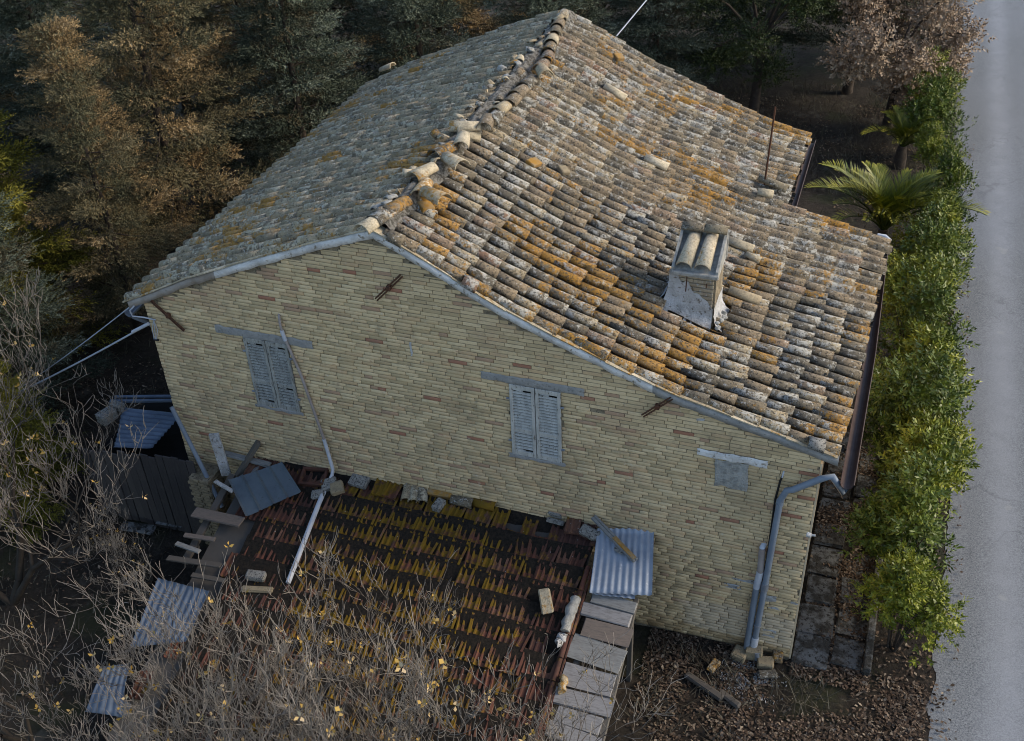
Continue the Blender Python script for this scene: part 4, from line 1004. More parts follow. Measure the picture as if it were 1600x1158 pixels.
# mossy plank on the pale sheet
a = ann(927, 808, .26); b = ann(993, 876, .20); q = MB()
for k, dx in enumerate((-.022, .022)): q.box((0, dx, .003 * k), ((b - a).length, .04, .045), bev=.006, jit=.002)
mbt = q.build('plank', M['plank']); mm = frame_of(b - a).to_4x4(); mm.translation = (a + b) / 2; mbt.matrix_world = mm; tag(mbt, 'narrow mossy plank lying slanted across the pale corrugated sheet', 'plank')
q = MB(); q.box((.20, .0, .026), (.42, .07, .012), bev=.004, jit=.004); o = q.build('lichen', M['moss_block'], mbt)
block('stone_block', 967, 860, (.13, .07, .03), -.5, 'stone', 'little speckled stone wedged beside the mossy plank on the sheet', 'stone', .19, jit=.01)

# boards over the strip beside the verge ------------------------------
rows = [(955, 941, .16, 0, .60), (950, 961, .18, .62, .66), (945, 988, .25, 0, .64), (938, 1023, .33, .3, .72), (929, 1065, .30, .2, .66), (921, 1099, .22, .9, .76), (913, 1128, .22, .4, .58), (908, 1154, .20, .1, .68)]
names = ['pale grey board nearest the corrugated sheet', 'brown board, second below the corrugated sheet', 'pale wide board, third below the corrugated sheet', 'widest grey board of the row beside the red verge', 'pale grey board above the greenish one', 'greenish grey board low in the row beside the verge', 'grey board just below the greenish one', 'lowest grey board at the bottom edge of the photo']
for (px, py, wd, rr, ln), lb in zip(rows, names):
    p = ann(px, py, .04); q = MB(); q.box((0, 0, 0), (ln, wd, .025), bev=.004, jit=.010, rnd=rr); o = q.build('board', M['plank']); mm = Matrix.Rotation(math.atan(SL) + random.uniform(-.02, .02), 4, 'X') @ Matrix.Rotation(-.03 + random.uniform(-.07, .07), 4, 'Z'); p.x = 7.18 + (random.uniform(-.05, .05)); mm.translation = p; o.matrix_world = mm; tag(o, lb, 'board', 'boards laid beside the red verge')
fr = empty('timber_stand', (7.2, -2.2, 0), label='dark timber frame that carries the row of loose boards', cat='stand')
for xx in (-.28, .27):
    q = MB(); a = Vector((xx, 1.35, az(-.85) - .03)); b = Vector((xx + .06, -1.35, az(-3.55) - .03)); q.box((0, 0, 0), ((b - a).length, .07, .07), frame_of(b - a), bev=.006, jit=.004); 
    q = MB(); q.box((a + b) / 2, ((b - a).length, .07, .07), frame_of(b - a), bev=.006, jit=.004); q.build('rail', M['beam'], fr)
for yy in (1.2, -.3):
    for xx in (-.28, .24):
        q = MB(); h = az(-2.2 + yy) - .06; q.box((xx, yy, h / 2 - .05), (.07, .07, h + .1), bev=.006, jit=.003, rnd=.7); q.build('post', M['beam'], fr)
p = ann(905, 1140, -.02); 
# left side junk ------------------------------------------------------
def plank2(px1, px2, wd, th, mat, label, y1=None, y2=None, off1=.1, off2=.1, name='plank', cat='plank', roll=0., rnd=0.):
    a = ann(*px1, off1) if y1 is None else at(*px1, 1, y1); b = ann(*px2, off2) if y2 is None else at(*px2, 1, y2)
    q = MB(); q.box((0, 0, 0), ((b - a).length, wd, th), bev=.004, jit=.004, rnd=rnd); o = q.build(name, M[mat]); mm = (frame_of(b - a) @ Matrix.Rotation(roll, 3, 'X')).to_4x4(); mm.translation = (a + b) / 2; o.matrix_world = mm
    return tag(o, label, cat)
plank2((334, 678), (354, 742), .15, .05, 'whitewash', 'white board standing against the gable foot by the ribbed sheet', -.22, -.22, roll=1.2)
plank2((350, 708), (422, 727), .09, .04, 'plank', 'weathered grey batten leading from the white board to the ribbed sheet', -.12, -.12, rnd=.1)
plank2((404, 690), (366, 752), .12, .06, 'beam', 'dark beam end leaning behind the ribbed sheet', -.03, -.3)
plank2((352, 755), (402, 735), .16, .03, 'plank', 'short grey board under the upper edge of the ribbed sheet', -.35, -.25, rnd=.5)
plank2((303, 800), (378, 816), .19, .03, 'plank', 'wide weathered board below the ribbed sheet', None, None, .10, .10, rnd=.3)
plank2((288, 836), (336, 843), .07, .03, 'plank', 'upper of three short slats left of the collapsed tiles', rnd=.4)
plank2((275, 849), (312, 862), .07, .03, 'plank', 'middle of three short slats left of the collapsed tiles', rnd=.3)
plank2((262, 872), (345, 884), .09, .03, 'beam', 'lower long dark slat left of the collapsed tiles', rnd=.7)
plank2((300, 898), (352, 908), .08, .03, 'beam', 'dark slat just above the blue corrugated sheet', rnd=.2)
plank2((364, 742), (288, 880), .10, .06, 'beam', 'long dark rafter running down from the ribbed sheet', None, None, -.02, -.05)
plank2((336, 752), (364, 768), .06, .03, 'whitewash', 'thin pale blue lath beside the ribbed sheet', None, None, .14, .14)
q = MB(); a = at(268, 636, 1, -.12); b = at(347, 792, 1, -.42); q.tube([a, a.lerp(b, .5) + Vector((0, 0, .02)), b], .036, 8); o = q.build('grey_pipe', M['pipe']); tag(o, 'long grey pipe leaning from the shed roof down past the brick corner', 'pipe')
# brick pier at the corner
q = MB(); pier = None
pr = empty('brick_pier', (.45, -.25, 0), label='narrow mossy brick pier at the left foot of the gable', cat='pier')
q = MB(); q.box((0, 0, .72), (.34, .36, 1.44)); q.build('core', M['mortar'], pr)
for r_ in range(24):
    for k, xx in enumerate((-.09, .09)):
        q = MB(); q.box((xx + (.02 if r_ % 2 else -.02), -.185, .03 + r_ * .06), (.16, .03, .05), bev=.004, jit=.002, rnd=.3); q.build('brick', M['stone_warm'], pr)
    q = MB(); q.box((.175, .0, .03 + r_ * .06), (.03, .33, .05), bev=.004, jit=.002); q.build('brick', M['stone_warm'], pr)
# shed at the left
sh = empty('shed', (-.8, .2, 0), label='dark plank shed with a blue corrugated roof beside the house corner', cat='shed')
for i in range(15):
    x = -1.75 + i * .145; q = MB(); h = 1.42 + .02 * i + random.uniform(-.05, .02)
    q.box((x + .8, -.3 - .2 + random.uniform(-.012, .012), h / 2), (.135, .025, h), Matrix.Rotation(random.uniform(-.02, .02), 3, 'Y'), bev=.003, jit=.004, rnd=random.random()); q.build('plank', M['plank_dark'], sh)
q = MB(); q.box((0 - .05, .55, .6), (1.75, 1.3, 1.2)); q.build('painted_shed_dark', M['painted_dark'], sh)  # black box painting the darkness inside the shed
tlc = [at(192, 640, 2, 1.62), at(274, 632, 2, 1.66), at(237, 702, 2, 1.56), at(176, 700, 2, 1.52)]
tlc = [at(192, 637, 2, 1.62), at(270, 634, 2, 1.66), at(272, 658, 2, 1.62), at(236, 701, 2, 1.56), at(178, 700, 2, 1.52)]
o = sheet4('roof_sheet', [tlc[0], tlc[2] + Vector((.02, .18, 0)), tlc[3], tlc[4]], M['corr_blue'], 9, .014, None, None, along=0, warp=.02); o.parent = sh; o.location -= sh.location
a = at(172, 627, 2, 1.66); b = at(272, 626, 2, 1.70); 
for k, (d1, mt) in enumerate((((0, 0, 0), 'zinc'), ((0, .12, .0), 'zinc'))):
    q = MB(); q.box((a + b) / 2 + Vector(d1) - sh.location, ((b - a).length, .05, .04), frame_of(b - a), bev=.005, jit=.003); q.build('ridge_strip', M['corr_blue'], sh)
block('concrete_block', 167, 650, (.22, .30, .18), -.3, 'stone', 'grey concrete block on the shed roof edge, in the twigs', 'concrete block', on=1.62)
block('concrete_block', 183, 634, (.26, .14, .12), -.1, 'stone', 'flat darker block behind the concrete one on the shed roof', 'concrete block', on=1.66)
for k, (px, py, dm, lb) in enumerate([(270, 812, (.5, .3, .05), 'dark rounded slab at the foot of the shed planks'), (215, 825, (.6, .2, .05), 'dark board lying on the ground below the shed')]):
    block('slab', px, py, dm, .1, 'concrete', lb, 'slab', on=.1)

# ------------------------------------------------------------------ ground items on the right
block('stone_block', 1178, 1020, (.24, .14, .20), .1, 'stone_warm', 'buff stone block directly under the two drain pipes', 'stone block', on=.10)
block('stone_block', 1156, 1022, (.20, .22, .14), -.2, 'stone_warm', 'dark mossy stone left of the drain pipe block', 'stone block', on=.06)
block('stone_block', 1196, 1036, (.22, .18, .12), .15, 'stone_warm', 'flat buff stone in front of the drain pipes', 'stone block', on=.05)
block('stone_block', 1215, 1026, (.14, .16, .14), .1, 'tile_r', 'reddish brown stone at the wall right of the drain pipes', 'stone block', on=.06)
block('loose_brick', 1115, 1040, (.12, .24, .06), -.35, 'tile_l', 'upright grey brown brick on the leaves left of the gravel', 'brick', on=.04)
block('loose_brick', 1199, 1054, (.26, .13, .07), .35, 'tile_r', 'brown brick lying on the leaves below the drain pipes', 'brick', on=.04)
block('beam', 1100, 1072, (.62, .11, .07), -.45, 'beam', 'dark rotten beam half buried in leaves left of the gravel', 'beam', on=.03)
block('beam', 1140, 1092, (.34, .10, .06), -.5, 'beam', 'short split beam end pointing at the gravel patch', 'beam', on=.03)
q = MB(); q.tube([at(1183, 1018, 1, -.16), at(1184, 1022, 1, -.16) + Vector((0, 0, -.1))], .05, 10); o = q.build('pipe_stub', M['zinc']); tag(o, 'short grey pipe stub standing between the drain stones', 'pipe stub')
kb = MB(); a = at(1353, 1052, 2, .0); kb.box((a.x, a.y + 2.4, .05), (.10, 4.9, .22), bev=.01, jit=.004); tag(kb.build('kerb', M['concrete']), kind='structure')
path_ = MB(); path_.box((10.05, 2.6, -.035), (1.05, 5.6, .04)); path_ = tag(path_.build('path', M['ground']), kind='structure')
for i in range(9):
    for j in range(2):
        if random.random() < .12: continue
        q = MB(); w_ = .46 + random.uniform(-.05, .03); l_ = .56 + random.uniform(-.1, .03)
        q.box((9.78 + j * .5, .22 + i * .60 + (.1 if j else 0), -.004 + random.uniform(-.008, .012)), (w_, l_, .05), Matrix.Rotation(random.uniform(-.05, .05), 3, 'Z'), bev=.015, jit=.02); q.build('slab', M['concrete'], path_)

# ------------------------------------------------------------------ vegetation
def ortho(D):
    a = np.where(np.abs(D[:, 2:3]) > .9, np.array([[1., 0, 0]]), np.array([[0, 0, 1.]])); U = np.cross(D, a); U /= np.linalg.norm(U, axis=1, keepdims=True) + 1e-9; return U, np.cross(D, U)
def leaves(P, D, n, L_, ll, lw, spread=.9, r=rng, tone=None, cup=0., lenvar=.3):
    """n leaves along each shoot that starts at P and runs L_ along D"""
    N = len(P); U, Vv = ortho(D); P = np.repeat(P, n, 0); D = np.repeat(D, n, 0); U = np.repeat(U, n, 0); Vv = np.repeat(Vv, n, 0)
    t = np.tile((np.arange(n) + .5) / n, N)[:, None]; ang = (np.tile(np.arange(n) * 2.4, N) + np.repeat(r.uniform(0, 6, N), n))[:, None]
    side = U * np.cos(ang) + Vv * np.sin(ang)
    B = P + D * t * L_; sp = spread * (1 - .5 * t)
    dr = D * (1 - sp * .5) + side * sp + r.normal(0, .18, B.shape); dr /= np.linalg.norm(dr, axis=1, keepdims=True)
    wv = np.cross(dr, D + r.normal(0, .3, B.shape)); wv /= np.linalg.norm(wv, axis=1, keepdims=True) + 1e-9
    nn = np.cross(dr, wv)
    l = ll * (1 + r.uniform(-lenvar, lenvar, (len(B), 1))); w_ = lw * (1 + r.uniform(-.25, .25, (len(B), 1)))
    V = np.stack([B, B + dr * l * .45 + wv * w_ * .5 + nn * cup * l, B + dr * l, B + dr * l * .45 - wv * w_ * .5 + nn * cup * l], 1).reshape(-1, 3)
    F = np.arange(len(V)).reshape(-1, 4)
    if tone is None: tn = r.uniform(0, 1, N)
    else: tn = tone
    A = np.clip(np.repeat(tn, n) * .75 + r.uniform(0, .3, len(B)) - .02, 0, .999)
    return V, F, A
def unit(n, r=rng):
    v = r.normal(size=(n, 3)); return v / np.linalg.norm(v, axis=1, keepdims=True)
def nz(P, sc, seed=0): return np.array([mnoise.noise(Vector((p[0] * sc + seed, p[1] * sc, p[2] * sc))) for p in P])

def shrub_crown(seed, rx, ry, h, nshoots=900, ll=.082, lw=.033, n=10):
    r = np.random.default_rng(seed); lob = []
    for k in range(16):
        z = r.uniform(.30, .86) * h; f = math.sqrt(max(.1, 1 - ((z / h - .45) / .62) ** 2)); a = r.uniform(0, 2 * PI); q_ = r.uniform(.1, .62)
        lob.append((math.cos(a) * rx * f * q_ * 1.15, math.sin(a) * ry * f * q_ * 1.15, z * r.uniform(.8, 1.12), r.uniform(.20, .42) * min(rx, ry)))
    lob.append((0, 0, .86 * h, .22 * rx)); lob.append((r.uniform(-.2, .2), r.uniform(-.2, .2), .5 * h, .5 * rx))
    P = []; D = []; T = []
    for i in range(nshoots):
        x, y, z, rr = lob[r.integers(len(lob))]; d = unit(1, r)[0]; d[2] = d[2] * .8 + .25; d /= np.linalg.norm(d)
        p = np.array([x, y, z]) + d * rr * r.uniform(.55, 1.05 if i % 7 else 1.5) * np.array([1, 1, 1.25])
        P.append(p); dd = d * .8 + np.array([0, 0, .55]) + r.normal(0, .25, 3); D.append(dd / np.linalg.norm(dd)); T.append(.5 + .45 * mnoise.noise(Vector(p * 1.6)) + r.uniform(-.25, .25))
    P = np.array(P); D = np.array(D)
    return leaves(P, D, n, .16, ll, lw, 1.0, r, np.clip(T, 0, 1), cup=.08)
def stems(seed, rx, h, mat, n=7, r0=.022):
    random.seed(seed); q = MB()
    for k in range(n):
        a = random.uniform(0, 6.28); e = random.uniform(.3, .9) * rx
        q.tube([(.06 * math.cos(a), .06 * math.sin(a), -.05), (e * .4 * math.cos(a), e * .4 * math.sin(a), h * .4), (e * math.cos(a), e * math.sin(a), h * .8)], [r0, r0 * .7, r0 * .3], 5)
    return q.mesh('stem', mat)
hm = []
for k in range(4):
    V, F, A = shrub_crown(20 + k, .84, .86, 2.3); hm.append((npmesh('crown', V, F, M['hedge' if k % 2 else 'hedge_y'], A), stems(30 + k, .7, 2.0, M['bark'])))
shr = [(10.95, .62, 1.75, .78, 'small yellow green laurel shrub at the near end of the hedge'), (10.82, 1.75, 2.15, .95, 'dark green laurel shrub, second from the near end of the hedge'), (10.98, 2.9, 2.2, 1.0, 'laurel shrub with a shoot reaching over the road edge'), (10.88, 4.1, 2.4, 1.05, 'tallest yellow topped laurel shrub opposite the lower roof corner'),
       (10.95, 5.5, 2.2, 1.0, 'laurel shrub beside the middle of the long gutter'), (10.85, 6.7, 2.3, .95, 'bushy laurel shrub level with the chimney'), (10.80, 8.0, 2.1, .95, 'laurel shrub level with the far gutter end'), (10.85, 9.3, 2.2, .9, 'laurel shrub just short of the big palm'),
       (10.98, 10.6, 2.1, .85, 'laurel shrub touching the road side of the big palm'), (11.05, 12.0, 2.3, .7, 'slim upright laurel shoot beyond the big palm'), (10.75, 15.3, 1.5, .6, 'low laurel shrub between the two palms and the road'), (10.65, 16.9, 2.0, .85, 'laurel shrub behind the small dark palm'), (10.5, 18.4, 2.2, .9, 'far laurel shrub beneath the dry oak')]
for i, (x, y, h, wd, lb) in enumerate(shr):
    c, s = hm[i % 4]; o = empty('laurel_shrub', (x, y, 0), random.uniform(0, 6), label=lb, cat='shrub', group='laurel hedge along the road'); o.scale = (wd * 1.16, wd * 1.05, h / 2.3 * 1.04); o.location.x -= .10
    tag(link('crown', c, o), kind='stuff'); link('trunk', s, o)

def conifer(seed, H, Rr, mat, base=.08, nl=74, seg_sp=29, ll=.070, lw=.022):
    r = np.random.default_rng(seed); P = []; D = []; T = []; q = MB(); q.tube([(0, 0, -.1), (0.05, 0, H * .4), (0, .05, H * .97)], [.14, .09, .02], 7)
    for k in range(nl):
        t = base + (1 - base) * (k + r.uniform(0, 1)) / nl; z = H * t; a = k * 2.4 + r.uniform(-.4, .4)
        ln = Rr * (1.02 - t) ** .62 * r.uniform(.50, 1.22) + .12
        el = r.uniform(-.05, .30) + .35 * t; d = np.array([math.cos(a) * math.cos(el), math.sin(a) * math.cos(el), math.sin(el)])
        o = np.array([0, 0, z]); m_ = max(3, int(ln / .28)); pts = [o + d * ln * s - np.array([0, 0, .42 * ln * (s - s * s * .62)]) for s in np.linspace(0, 1, 5)]
        q.tube([tuple(p) for p in pts[:4]], [.028 * (1 - t * .6), .02, .013, .006], 4, caps=False)
        tone = .5 + .5 * r.uniform(-1, 1) * .6
        for j in range(m_ + 1):
            s = .25 + .75 * (j + r.uniform(0, .5)) / (m_ + .5); p = pts[0] + d * ln * s - np.array([0, 0, .42 * ln * (s - s * s * .62)])
            rad = .40 * (1 - .50 * s) + .05
            for g in range(seg_sp):
                off = r.normal(0, 1, 3) * np.array([rad, rad, rad * .26]) * .55; pp = p + off; dd = d * .7 + off / (np.linalg.norm(off) + .1) * .9 + np.array([0, 0, -.12 + .2 * r.uniform()]) + r.normal(0, .15, 3)
                P.append(pp); D.append(dd / np.linalg.norm(dd)); T.append(tone + r.uniform(-.25, .25))
    P = np.array(P); V, F, A = leaves(P, np.array(D), 10, .20, ll, lw, .75, r, np.clip(T, 0, 1), lenvar=.4)
    return npmesh('crown', V, F, mat, A), q.mesh('trunk', M['bark'])
cm = {'b': [conifer(1, 8.2, 2.5, M['conif_brown'])], 'd': [conifer(3, 7.2, 2.2, M['conif_dark'])], 'g': [conifer(5, 5.6, 1.9, M['conif_green'], nl=75)]}
cl = [('b', -5.3, 7.8, 1.0, 1.0, 'big russet tipped cypress, the most orange tree left of the house'), ('d', -8.6, 8.6, 1.0, 1.05, 'grey green cypress in the upper left corner behind the most orange one'), ('g', -6.5, 3.4, 1.0, 1.05, 'yellow green cypress at the left edge of the photo'),
      ('d', -3.4, 10.4, .95, .95, 'grey green cypress between the orange tree and the roof'), ('d', -1.6, 13.4, 1.0, 1.0, 'dark grey green cypress behind the rear of the grey slope'), ('d', 1.2, 15.2, .9, 1.0, 'dark cypress beyond the ridge end'),
      ('b', -6.2, 13.0, .95, 1.0, 'brownish cypress at the top edge above the grey slope'), ('d', -9.2, 14.0, 1.1, 1.1, 'dark tall cypress at the top left behind others'), ('d', 3.4, 17.8, .72, .85, 'pale tipped conifer just right of the ridge end'), ('d', -12.5, 10.0, 1.1, 1.1, 'dark cypress furthest left at the back'),
      ('b', -3.0, 18.0, 1.1, 1.1, 'far brown cypress at the top centre'), ('d', .8, 20.5, 1.1, 1.1, 'far dark cypress at the top behind the ridge end'), ('d', 5.0, 22.5, 1.0, 1.1, 'far dark cypress behind the bare back yard'), ('b', -9.8, 4.2, .9, 1.0, 'brown cypress behind the yellow green one'),
      ('b', -4.5, 4.6, .78, .66, 'low brownish cypress below the orange tree beside the roof eave'), ('d', -5.0, 1.6, .72, .8, 'blue grey cypress above the bare twigs at the left edge'), ('g', -3.3, -.5, .50, .62, 'low green cypress in front of the shed roof'), ('d', -6.3, -.6, .8, .9, 'dark cypress behind the bare tree at the left edge'),
      ('d', 8.6, 23.0, 1.0, 1.1, 'far dark cypress behind the dry oak'), ('g', -8.4, 1.0, .9, .9, 'green cypress lowest of those on the left edge'), ('d', -7.0, 18.5, 1.2, 1.2, 'very far cypress at the top left')]
for i, (k, x, y, sh_, sr, lb) in enumerate(cl):
    c, s = cm[k][0]; o = empty('cypress_tree', (x, y, -.02), i * 1.9, label=lb, cat='tree', group='cypresses around the house'); o.scale = (sr, sr, sh_)
    tag(link('crown', c, o), kind='stuff'); link('trunk', s, o)

def broad(seed, H, Rr, mat, nsh, ll, lw, n=9, flat=.7, z0=.30):
    r = np.random.default_rng(seed); random.seed(seed); q = MB(); P = []; D = []; T = []
    q.tube([(0, 0, -.1), (.06, .03, H * .25), (0, .1, H * .45)], [.16, .12, .09], 7)
    tips = []
    for k in range(13):
        a = k * 2.4 + r.uniform(-.3, .3); e = r.uniform(.45, 1.) * Rr; z = H * r.uniform(z0, 1.)
        f = math.sqrt(max(.15, 1 - ((z / H - .7) / .42) ** 2)); tip = np.array([e * f * math.cos(a), e * f * math.sin(a), z]); tips.append(tip)
        st = np.array([0, .1, H * .42]); mid = st + (tip - st) * .5 + np.array([0, 0, .2]); q.tube([tuple(st), tuple(mid), tuple(tip)], [.06, .035, .01], 5)
        for g in range(4):
            d = unit(1, r)[0]; d[2] = abs(d[2]) * .5; q.tube([tuple(mid + (tip - mid) * r.uniform(0, 1)), tuple(mid + (tip - mid) * .6 + d * .6)], [.016, .005], 4, caps=False)
    for i in range(nsh):
        tpt = tips[r.integers(len(tips))]; d = unit(1, r)[0]; p = tpt * r.uniform(.78, 1) + d * np.array([1, 1, flat]) * r.uniform(.1, .62) * Rr * .45 + 0
        p[2] = max(p[2], H * .22); dd = d + np.array([0, 0, .35]); P.append(p); D.append(dd / np.linalg.norm(dd)); T.append(.5 + .4 * mnoise.noise(Vector(p * 1.3)) + r.uniform(-.25, .25))
    V, F, A = leaves(np.array(P), np.array(D), n, .2, ll, lw, 1.1, r, np.clip(T, 0, 1), cup=.12)
    return npmesh('crown', V, F, mat, A), q.mesh('trunk', M['bark'])
for (nm, args, x, y, lb, cat) in (('oak_tree', (41, 4.6, 2.3, M['oak_dry'], 2600, .085, .05), 9.55, 18.6, 'oak holding its dry pinkish brown leaves beside the road', 'oak tree'), ('holm_oak', (43, 5.0, 2.2, M['green_tree'], 3200, .06, .03, 10), 6.0, 18.4, 'dark green holm oak at the top behind the back yard', 'tree'), ('holm_oak', (44, 5.2, 2.3, M['green_tree'], 2200, .06, .03, 10), 8.3, 20.8, 'dark holm oak in shade left of the dry oak', 'tree')):
    c, s = broad(*args); o = empty(nm, (x, y, 0), label=lb, cat=cat); tag(link('crown', c, o), kind='stuff'); link('trunk', s, o)

# palms
def frond(seed, Lf=1.55):
    r = np.random.default_rng(seed); V = []; F = []; A = []; q = MB(); n = 14; pts = []
    ph = 1.15
    p = np.zeros(3); 
    for i in range(n + 1):
        t = i / n; pts.append(p.copy()); a = ph - 1.35 * t ** 1.25; p = p + np.array([math.cos(a), 0, math.sin(a)]) * Lf / n
    q.tube([tuple(x) for x in pts], [.016 * (1 - .8 * i / n) + .003 for i in range(n + 1)], 5)
    for k in range(38):
        t = .14 + .86 * k / 38; f = t * n; i = min(int(f), n - 1); c = pts[i] + (pts[i + 1] - pts[i]) * (f - i); tg = pts[i + 1] - pts[i]; tg /= np.linalg.norm(tg); up = np.array([-tg[2], 0, tg[0]])
        ln = .34 * math.sin(PI * min(1, .22 + t * .74)) + .05
        for s in (-1, 1):
            d = tg * .80 + np.array([0, s, 0]) * .55 + up * .40 + r.normal(0, .06, 3); d /= np.linalg.norm(d); w_ = np.cross(d, up); w_ /= np.linalg.norm(w_)
            o = len(V); e = c + d * ln - np.array([0, 0, .05 * ln]); m_ = c + d * ln * .5 + up * .01; V += [c - w_ * .006, c + w_ * .006, m_ + w_ * .010, e, m_ - w_ * .010]
            F += [(o, o + 1, o + 2, o + 4), (o + 4, o + 2, o + 3, o + 3)]; A += [min(.999, max(0, .05 + .75 * t + r.uniform(-.15, .15)))] * 2  # tone rises along the frond: painted shaded core, lit tips
    for v, f in zip([0], [0]): pass
    b = len(q.v); q.v += [tuple(v) for v in V]; 
    for f, a in zip(F, A): q.f.append(tuple(j + b for j in (f if f[2] != f[3] else f[:3]))); q.a.append(a); q.sm.append(False)
    return q.mesh('frond', M['palm'])
fr_m = [frond(60 + k) for k in range(3)]
for (x, y, z, sc, nf, lb) in ((9.85, 10.9, 1.0, 1.22, 40, 'large sunlit palm with arching fronds near the far gutter end'), (10.0, 16.2, .5, .85, 24, 'smaller dark palm in the shade farther up the hedge'), (9.75, 10.4, .2, .7, 16, 'low dark palm tuft under the big palm')):
    o = empty('palm_tree', (x, y, 0), label=lb, cat='palm'); q = MB(); q.tube([(0, 0, -.1), (0, 0, z * .5), (0, 0, z + .05)], [.16, .15, .10], 10); q.build('trunk', M['bark'], o)
    for k in range(nf):
        g = link('frond', fr_m[k % 3], o, (0, 0, z)); t = k / nf; g.rotation_euler = (0, -.40 + .62 * (1 - t), k * 2.4 + random.uniform(-.5, .5)); g.rotation_euler.y += random.uniform(-.16, .16); s_ = sc * (.75 + .35 * (1 - t)) * random.uniform(.75, 1.1); g.scale = (s_, s_, s_)

# bare trees
def bare(seed, H, spread, levels=5, r0=.07, lean=(0, 0), twig_mat='twig', leafn=60, dens=.52):
    r = random.Random(seed); V = []; F = []; LP = []; AT = []; LV = [0]
    def ring(p, t, rad):
        a = Vector((0, 0, 1)) if abs(t.z) < .9 else Vector((1, 0, 0)); u = t.cross(a).normalized(); v = t.cross(u); o = len(V)
        for k in range(3 if rad < .02 else 5): th = 2 * PI * k / (3 if rad < .02 else 5); V.append(p + (u * math.cos(th) + v * math.sin(th)) * rad)
        return o, (3 if rad < .02 else 5)
    def seg(p, d, ln, ra, rb):
        q_ = p + d * ln; n = 3 if ra < .02 else 5
        a = Vector((0, 0, 1)) if abs(d.z) < .9 else Vector((1, 0, 0)); u = d.cross(a).normalized(); v = d.cross(u); o = len(V)
        for (c, rad) in ((p, ra), (q_, rb)):
            for k in range(n): th = 2 * PI * k / n; V.append(tuple(c + (u * math.cos(th) + v * math.sin(th)) * rad))
        for k in range(n): F.append((o + k, o + (k + 1) % n, o + n + (k + 1) % n, o + n + k)); AT.append(LV[0] / levels * .97)
        return q_
    def grow(p, d, ln, rad, lev):
        ns = 4 if lev < levels - 1 else 3; pts = [p]
        for i in range(ns):
            d = (d + Vector((r.gauss(0, .24), r.gauss(0, .24), r.gauss(.05, .16) + .03 * lev))).normalized()
            r2 = rad * (1 - .55 / ns); LV[0] = max(0, lev - .8 + i / ns); p = seg(p, d, ln / ns, rad, r2); rad = r2; pts.append(p)
            if lev < levels and (i > 0 or lev > 0):
                nc = 1 if r.random() < (.80 if lev < 3 else .92) * dens else 0
                if i == ns - 1: nc += 2 if lev < 2 else 1
                if lev >= 3 and r.random() < .30: nc += 1
                for _ in range(nc):
                    ax = d.cross(Vector((r.gauss(0, 1), r.gauss(0, 1), r.gauss(0, 1)))).normalized(); ang = r.uniform(.45, 1.05)
                    dd = (Matrix.Rotation(ang, 3, ax) @ d); dd = (dd + Vector((0, 0, .12 + .10 * lev))).normalized()
                    grow(p, dd, ln * r.uniform(.52, .78), max(.0048, rad * r.uniform(.5, .72)), lev + 1)
        if lev >= levels - 1:
            LP.append((p, d))
    for k in range(r.choice([3, 4])):
        a = r.uniform(0, 6.28); d = Vector((math.cos(a) * spread * r.uniform(.3, .8) + lean[0], math.sin(a) * spread * r.uniform(.3, .8) + lean[1], 1)).normalized()
        grow(Vector((0, 0, -.05)), d, H * r.uniform(.40, .5), r0 * r.uniform(.6, .9), 0)
    r.shuffle(LP); LP = LP[:leafn]
    P = np.array([tuple(p) for p, d in LP] or [(0, 0, 0)]); D = np.array([tuple(d) for p, d in LP] or [(0, 0, 1.)])
    lv = leaves(P, D, 3, .04, .052, .040, 1.2, np.random.default_rng(seed), cup=.2)
    F3 = F; n3 = [f for f in F]
    me = npmesh('trunk', V, F, M[twig_mat], AT); lm_ = npmesh('leaves', *lv[:2], M['yellow_leaf'], lv[2])
    return me, lm_
bm = [bare(101, 3.9, .75, 5, .075, leafn=45), bare(102, 3.6, .9, 5, .07, leafn=40), bare(103, 3.3, .8, 5, .06, twig_mat='twig_pale', leafn=50)]
open('/tmp/bare.txt','w').write(str([len(b[0].polygons) for b in bm]))
bt = [(2, 5.0, -4.7, 1.05, 'bare tree whose twigs cover the middle of the lean-to roof'), (1, 6.2, -4.6, 1.12, 'bare tree low in front of the verge of the lean-to'), (2, 3.3, -4.9, .98, 'bare tree left of the middle at the bottom edge'), (2, .3, -4.6, 1.0, 'bare tree with yellow leaves in the bottom left corner'), (0, -2.0, -2.4, 1.12, 'bare tree with pale twigs at the left edge below the cables'), (2, -3.4, -1.8, 1.05, 'bare tree farthest left, its twigs crossing the cables'),
      (2, -.1, -1.4, .48, 'slim bare sapling with orange leaves before the shed planks'), (0, 4.4, -5.3, 1.0, 'bare tree nearest the camera at the bottom edge'), (0, 7.2, -4.4, .62, 'bare shrub whose twigs reach over the row of boards'),  (1, -2.6, -4.6, 1.1, 'bare tree outside the lower left corner reaching in'),
      (1, 5.4, -5.2, 1.05, 'bare tree between the middle and the boards at the bottom edge'),
      (0, 5.8, -4.5, .98, 'bare tree with crooked twigs over the yellow mossed tiles'), (0, 3.0, -5.9, 1.05, 'bare tree rising from the bottom edge below the stone slabs'), (2, 6.5, -5.2, .95, 'bare bush at the bottom below the chunks on the verge')]
for i, (k, x, y, sc, lb) in enumerate(bt):
    me, lm_ = bm[k]; o = empty('bare_tree', (x, y, 0), i * 2.1, label=lb, cat='tree', group='bare trees in front of the lean-to'); o.scale = (sc, sc, sc)
    link('trunk', me, o); tag(link('leaves', lm_, o), kind='stuff')

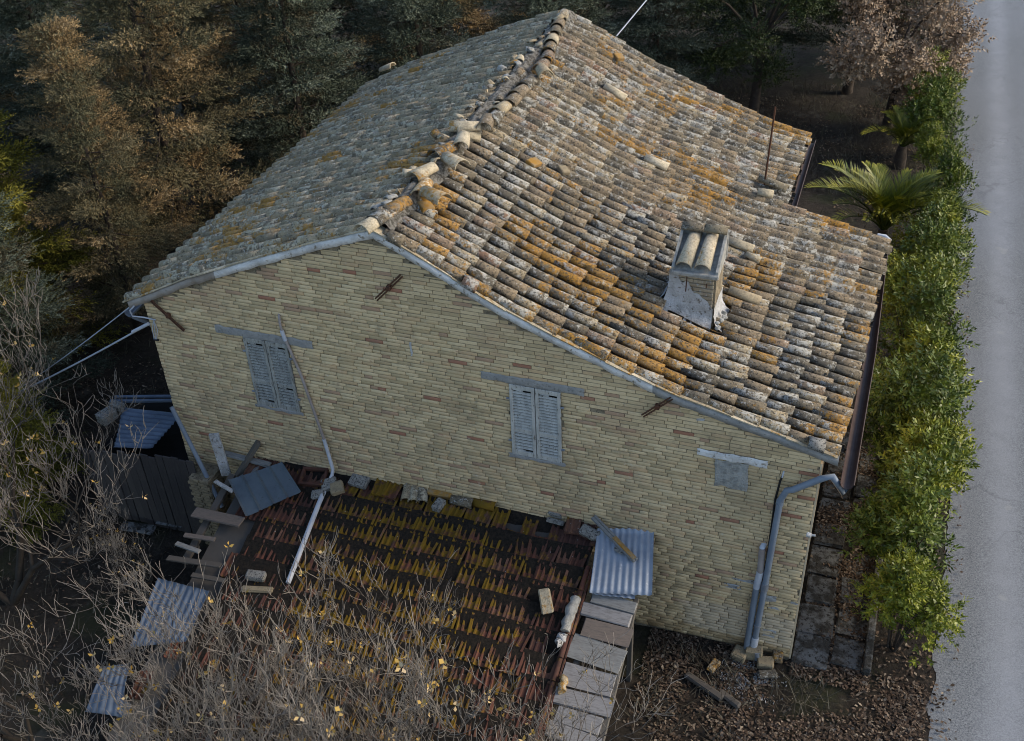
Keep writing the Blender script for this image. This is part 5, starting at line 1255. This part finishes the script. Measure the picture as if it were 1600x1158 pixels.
# litter, grass and gravel (nobody could count them)
def scatter(name, pts, mat, size, up=.25, seed=1, tall=False):
    r = np.random.default_rng(seed); N = len(pts); a = r.uniform(0, 6.28, N)
    if not tall:
        d = np.stack([np.cos(a), np.sin(a), r.normal(0, up, N)], 1); w_ = np.stack([-np.sin(a), np.cos(a), r.normal(0, up, N)], 1); s = (size * r.uniform(.5, 1.2, N))[:, None]
        V = np.stack([pts - d * s, pts + w_ * s * .5 + [0, 0, .008], pts + d * s, pts - w_ * s * .5], 1).reshape(-1, 3)
    else:
        d = np.stack([np.cos(a) * .8, np.sin(a) * .8, r.uniform(.1, 1.1, N)], 1); w_ = np.stack([-np.sin(a), np.cos(a), np.zeros(N)], 1) * .006; s = (size * r.uniform(.4, 1.3, N))[:, None]
        V = np.stack([pts - w_, pts + w_, pts + d * s + w_ * .4, pts + d * s - w_ * .4], 1).reshape(-1, 3)
    return tag(link(name, npmesh(name, V, np.arange(len(V)).reshape(-1, 4), M[mat], r.uniform(0, 1, N))), kind='stuff')
def field(n, x0, x1, y0, y1, thr=-.2, sc=.9, seed=0, zo=.012):
    r = np.random.default_rng(seed); x = r.uniform(x0, x1, n * 2); y = r.uniform(y0, y1, n * 2)
    k = np.array([mnoise.noise(Vector((a * sc, b * sc, seed))) + .25 * mnoise.noise(Vector((a * sc * 4, b * sc * 4, seed))) for a, b in zip(x, y)]) + r.uniform(-.25, .25, n * 2) > thr
    x, y = x[k][:n], y[k][:n]; ok = ~((x > -.05) & (x < 9.52) & (y > -.02) & (y < 5.5)) & ~((x > .9) & (x < 7.55) & (y > -4.2) & (y < 0)); x, y = x[ok], y[ok]
    return np.stack([x, y, gz(x, y) + zo + r.uniform(0, .02, len(x))], 1)
scatter('fallen_leaves', np.concatenate([field(17000, 7.3, 11.35, -4.2, .1, -.12, 1.1, 3), field(7000, 9.55, 10.6, -.3, 5.6, -.12, 1.5, 4, .04), field(4500, 10.4, 11.45, -4, 18, -.4, 1, 5), field(900, 11.3, 11.75, -4, 18, -.1, 1.6, 12, .05), field(9000, 3, 11, 8.5, 20, .1, .8, 6), field(6000, -6, 2, -6, 8, .0, .8, 7)]), 'litter', .034, .35, 8)
scatter('dry_grass', np.concatenate([field(14000, 2.5, 11, 8.2, 21, -.1, .7, 13), field(2500, 7.6, 10.5, -4.2, -.3, .15, 1.2, 14), field(5000, -7, 1.5, -6, 6, -.2, .8, 15)]), 'drygrass', .20, seed=9, tall=True)
c = at(1165, 1062, 2, 0); r_ = np.random.default_rng(5); pp = []
while len(pp) < 1500:
    u = r_.normal(0, 1, 2) * [.20, .16]; 
    if mnoise.noise(Vector((u[0] * 5, u[1] * 5, 2))) > -.12: pp.append((c.x + u[0], c.y + u[1], gz(np.array(c.x + u[0]), np.array(c.y + u[1])) + .02))
scatter('gravel', np.array(pp, float), 'gravel', .012, .8, 6)
